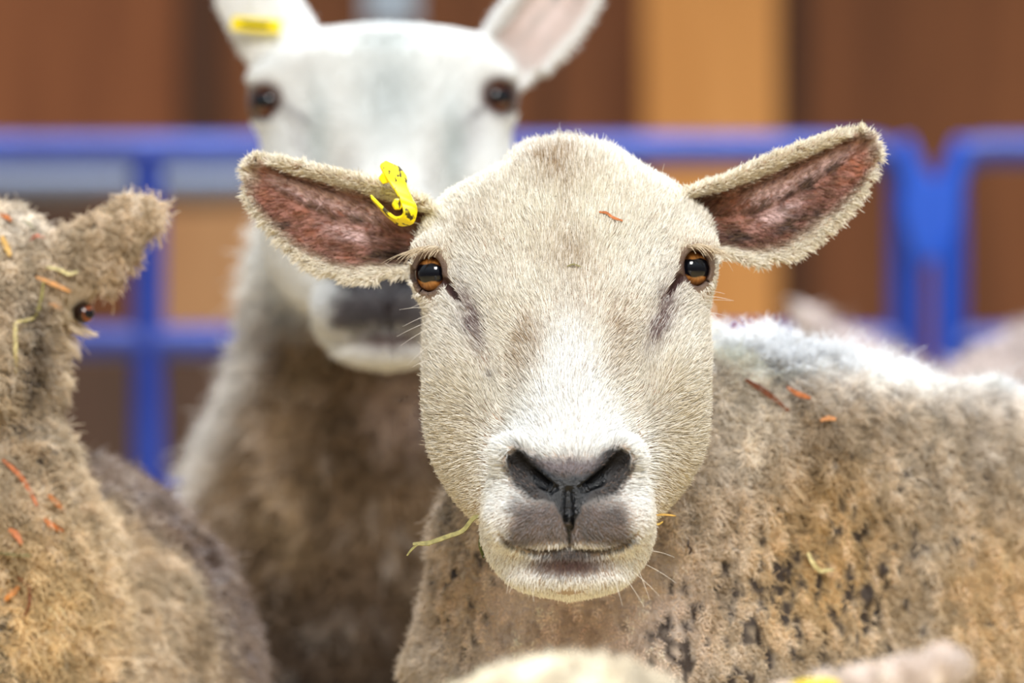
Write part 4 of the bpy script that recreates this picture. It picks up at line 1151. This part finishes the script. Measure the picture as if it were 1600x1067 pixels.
# ------------------------------------------------------------------ HAY AND SHAVINGS
def surf(f, u, v, w0=450, w1=-700, st=3.0):
    ws = np.arange(w0, w1, -st); pts = np.stack([PT(float(u), float(v), w) for w in ws]); i = np.argmax(f(pts) < 0)
    return ws[i]
M_hay = {}
def hay_mat(col):
    k = tuple(col)
    if k not in M_hay:
        m = mat('straw_%s' % ('orange' if col[0] > 1.6*col[1] else 'green' if col[1] > col[0]*.95 else 'yellow'), srgb(*col), .6, .3)
        noise_paint(m, srgb(*[x*.78 for x in col]), srgb(*col), 400, .35, .65); M_hay[k] = m
    return M_hay[k]
def hay(fr, f, pts, wd, col, label, lift=10, name='hay_strand', group=None, fork=None, w=None, cat='hay strand'):
    P_ = []
    ws = [surf(f, u, v) if w is None else w for u, v in pts]
    wmax = max(ws)
    ws = [max(x, wmax-25) for x in ws]
    n = len(pts)
    if n == 2: pts = [pts[0], ((pts[0][0]+pts[1][0])/2+(pts[1][1]-pts[0][1])*.07, (pts[0][1]+pts[1][1])/2-(pts[1][0]-pts[0][0])*.07), pts[1]]; ws = [ws[0], (ws[0]+ws[1])/2+3, ws[1]]
    rows = []
    for i, ((u, v), w_) in enumerate(zip(pts, ws)):
        a = pts[max(i-1, 0)]; b = pts[min(i+1, len(pts)-1)]
        d = np.array([b[0]-a[0], b[1]-a[1]], float); d /= np.linalg.norm(d)+1e-9
        tp = wd*(.55 if i in (0, len(pts)-1) else 1)
        rows.append((*PT(u, v, w_+lift), -d[1]*tp, d[0]*tp, tp*.5))
    o = ribbon(fr, name, rows, max(1.2, wd*.6), hay_mat(col), None)
    c0 = np.mean([v.co for v in o.data.vertices], axis=0)
    me_ = o.data; a = np.empty(len(me_.vertices)*3, np.float32); me_.vertices.foreach_get('co', a); a = a.reshape(-1, 3)-np.asarray(c0, np.float32); me_.vertices.foreach_set('co', a.ravel()); o.location = c0
    o.modifiers.clear()
    thing(o, label, cat, group)
    return o
YG = (160, 150, 92); OR = (206, 120, 62); BR = (132, 74, 44); PL = (226, 210, 150); GR = (112, 116, 62)
hay(FR1, near_f, [(645, 850), (665, 849), (700, 838), (722, 830), (742, 808), (752, 806)], 3.2, YG, 'yellow-green hay stalk sticking out beside the near sheep\'s mouth', w=190)
hay(FR1, near_f, [(636, 868), (644, 858), (656, 850), (672, 852)], 1.6, YG, 'thin forked end curling under the hay stalk by the near sheep\'s mouth', w=191)
hay(FR1, near_f, [(753, 826), (751, 850), (756, 872)], 3, GR, 'short green stem hanging below the near sheep\'s jaw', w=205, lift=4)
hay(FR1, near_f, [(936, 331), (946, 332), (958, 340), (973, 345)], 2.0, OR, 'small orange wood shaving lying on the near sheep\'s forehead', 12, 'wood_shaving', cat='shaving')
hay(FR1, near_f, [(886, 416), (896, 413), (908, 417)], 1.3, (150, 140, 90), 'tiny green chaff between the near sheep\'s eyes', 12)
hay(FR1, near_f, [(1018, 806), (1036, 804), (1056, 806)], 1.5, (206, 160, 70), 'thin golden straw poking right from the near sheep\'s muzzle', w=215, lift=6)
hay(FR1, near_f, [(1016, 818), (1028, 819), (1036, 815)], 1.6, (206, 170, 80), 'short golden straw just under the thin one at the muzzle', w=215, lift=6)
hay(FR1, near_f, [(1096, 338), (1104, 348), (1110, 357)], 3.4, GR, 'green stalk tucked at the base of the untagged ear', 10)
hay(FR1, near_f, [(1165, 593), (1195, 612), (1232, 642)], 4.2, BR, 'long red-brown twig on the near sheep\'s shoulder wool', 26, 'twig', cat='twig')
hay(FR1, near_f, [(1230, 605), (1248, 616), (1266, 622)], 4, OR, 'orange shaving above the shoulder fold of the near sheep', 26, 'wood_shaving', cat='shaving')
hay(FR1, near_f, [(1282, 657), (1294, 653), (1306, 655)], 3.6, (222, 150, 90), 'pale orange shaving lowest on the near sheep\'s shoulder', 26, 'wood_shaving', cat='shaving')
hay(FR1, near_f, [(1262, 864), (1270, 880), (1284, 892), (1302, 890)], 3.4, PL, 'pale curl of hay in the golden flank wool', 24)
hay(FR1, near_f, [(1076, 843), (1075, 852), (1080, 858), (1077, 866)], 1.8, (70, 50, 36), 'dark squiggle of bark on the near sheep\'s neck', 24)
G = 'hay and shavings in the woolly sheep\'s fleece'
for pts, wd, col, lab, nm in (
    ([(56, 433), (82, 443), (110, 456)], 3.4, (232, 168, 104), 'long orange shaving just below the woolly sheep\'s ear base', 'wood_shaving'),
    ([(74, 475), (96, 483)], 3.4, (222, 160, 100), 'short orange shaving beside the woolly sheep\'s eye', 'wood_shaving'),
    ([(68, 440), (64, 470), (52, 497), (38, 503)], 2.6, YG, 'green hay blade bending down the nape of the woolly sheep', 'hay_strand'),
    ([(52, 497), (24, 506), (24, 545), (25, 582)], 3.0, PL, 'long pale straw hanging down the woolly sheep\'s neck', 'hay_strand'),
    ([(70, 417), (92, 421), (108, 428), (121, 425)], 2.6, PL, 'pale hay with a broad end at the woolly sheep\'s ear', 'hay_strand'),
    ([(0, 335), (18, 345)], 3.4, OR, 'orange shaving on the very crown of the woolly sheep', 'wood_shaving'),
    ([(3, 369), (10, 386), (16, 400)], 4.4, (236, 190, 110), 'broad yellow shaving at the edge of the picture', 'wood_shaving'),
    ([(26, 341), (44, 349), (54, 358)], 1.8, GR, 'thin green hay on the woolly sheep\'s crown', 'hay_strand'),
    ([(46, 378), (57, 368), (71, 372)], 2.2, (206, 110, 80), 'reddish bent straw on top of the woolly head', 'hay_strand'),
    ([(4, 718), (28, 740), (44, 762), (58, 790)], 3.2, (206, 122, 78), 'long curved orange shaving down the side of the neck', 'wood_shaving'),
    ([(76, 773), (88, 785), (102, 801)], 4.0, (214, 138, 84), 'flat orange shaving above the golden wool patch', 'wood_shaving'),
    ([(70, 810), (82, 822), (98, 829)], 4.0, (216, 128, 72), 'orange shaving with a bent tip over the golden wool patch', 'wood_shaving'),
    ([(14, 827), (24, 834), (34, 850)], 4.6, (212, 128, 80), 'wide orange chip on dark neck wool', 'wood_shaving'),
    ([(7, 938), (18, 928), (31, 916)], 4.4, (236, 150, 70), 'bright orange splinter low on the woolly sheep', 'wood_shaving'),
    ([(28, 902), (46, 920), (46, 942), (38, 962)], 2.0, BR, 'brown curled twig low on the woolly sheep', 'twig'),
    ([(0, 864), (24, 867), (48, 868)], 2.2, (128, 120, 74), 'dull green straw lying level across the neck wool', 'hay_strand')):
    hay(FR3, left_f, pts, wd, col, lab, 24, nm, G, cat={'wood_shaving': 'shaving', 'twig': 'twig', 'hay_strand': 'hay strand'}[nm])
print('done', round(time.time()-T0, 1))
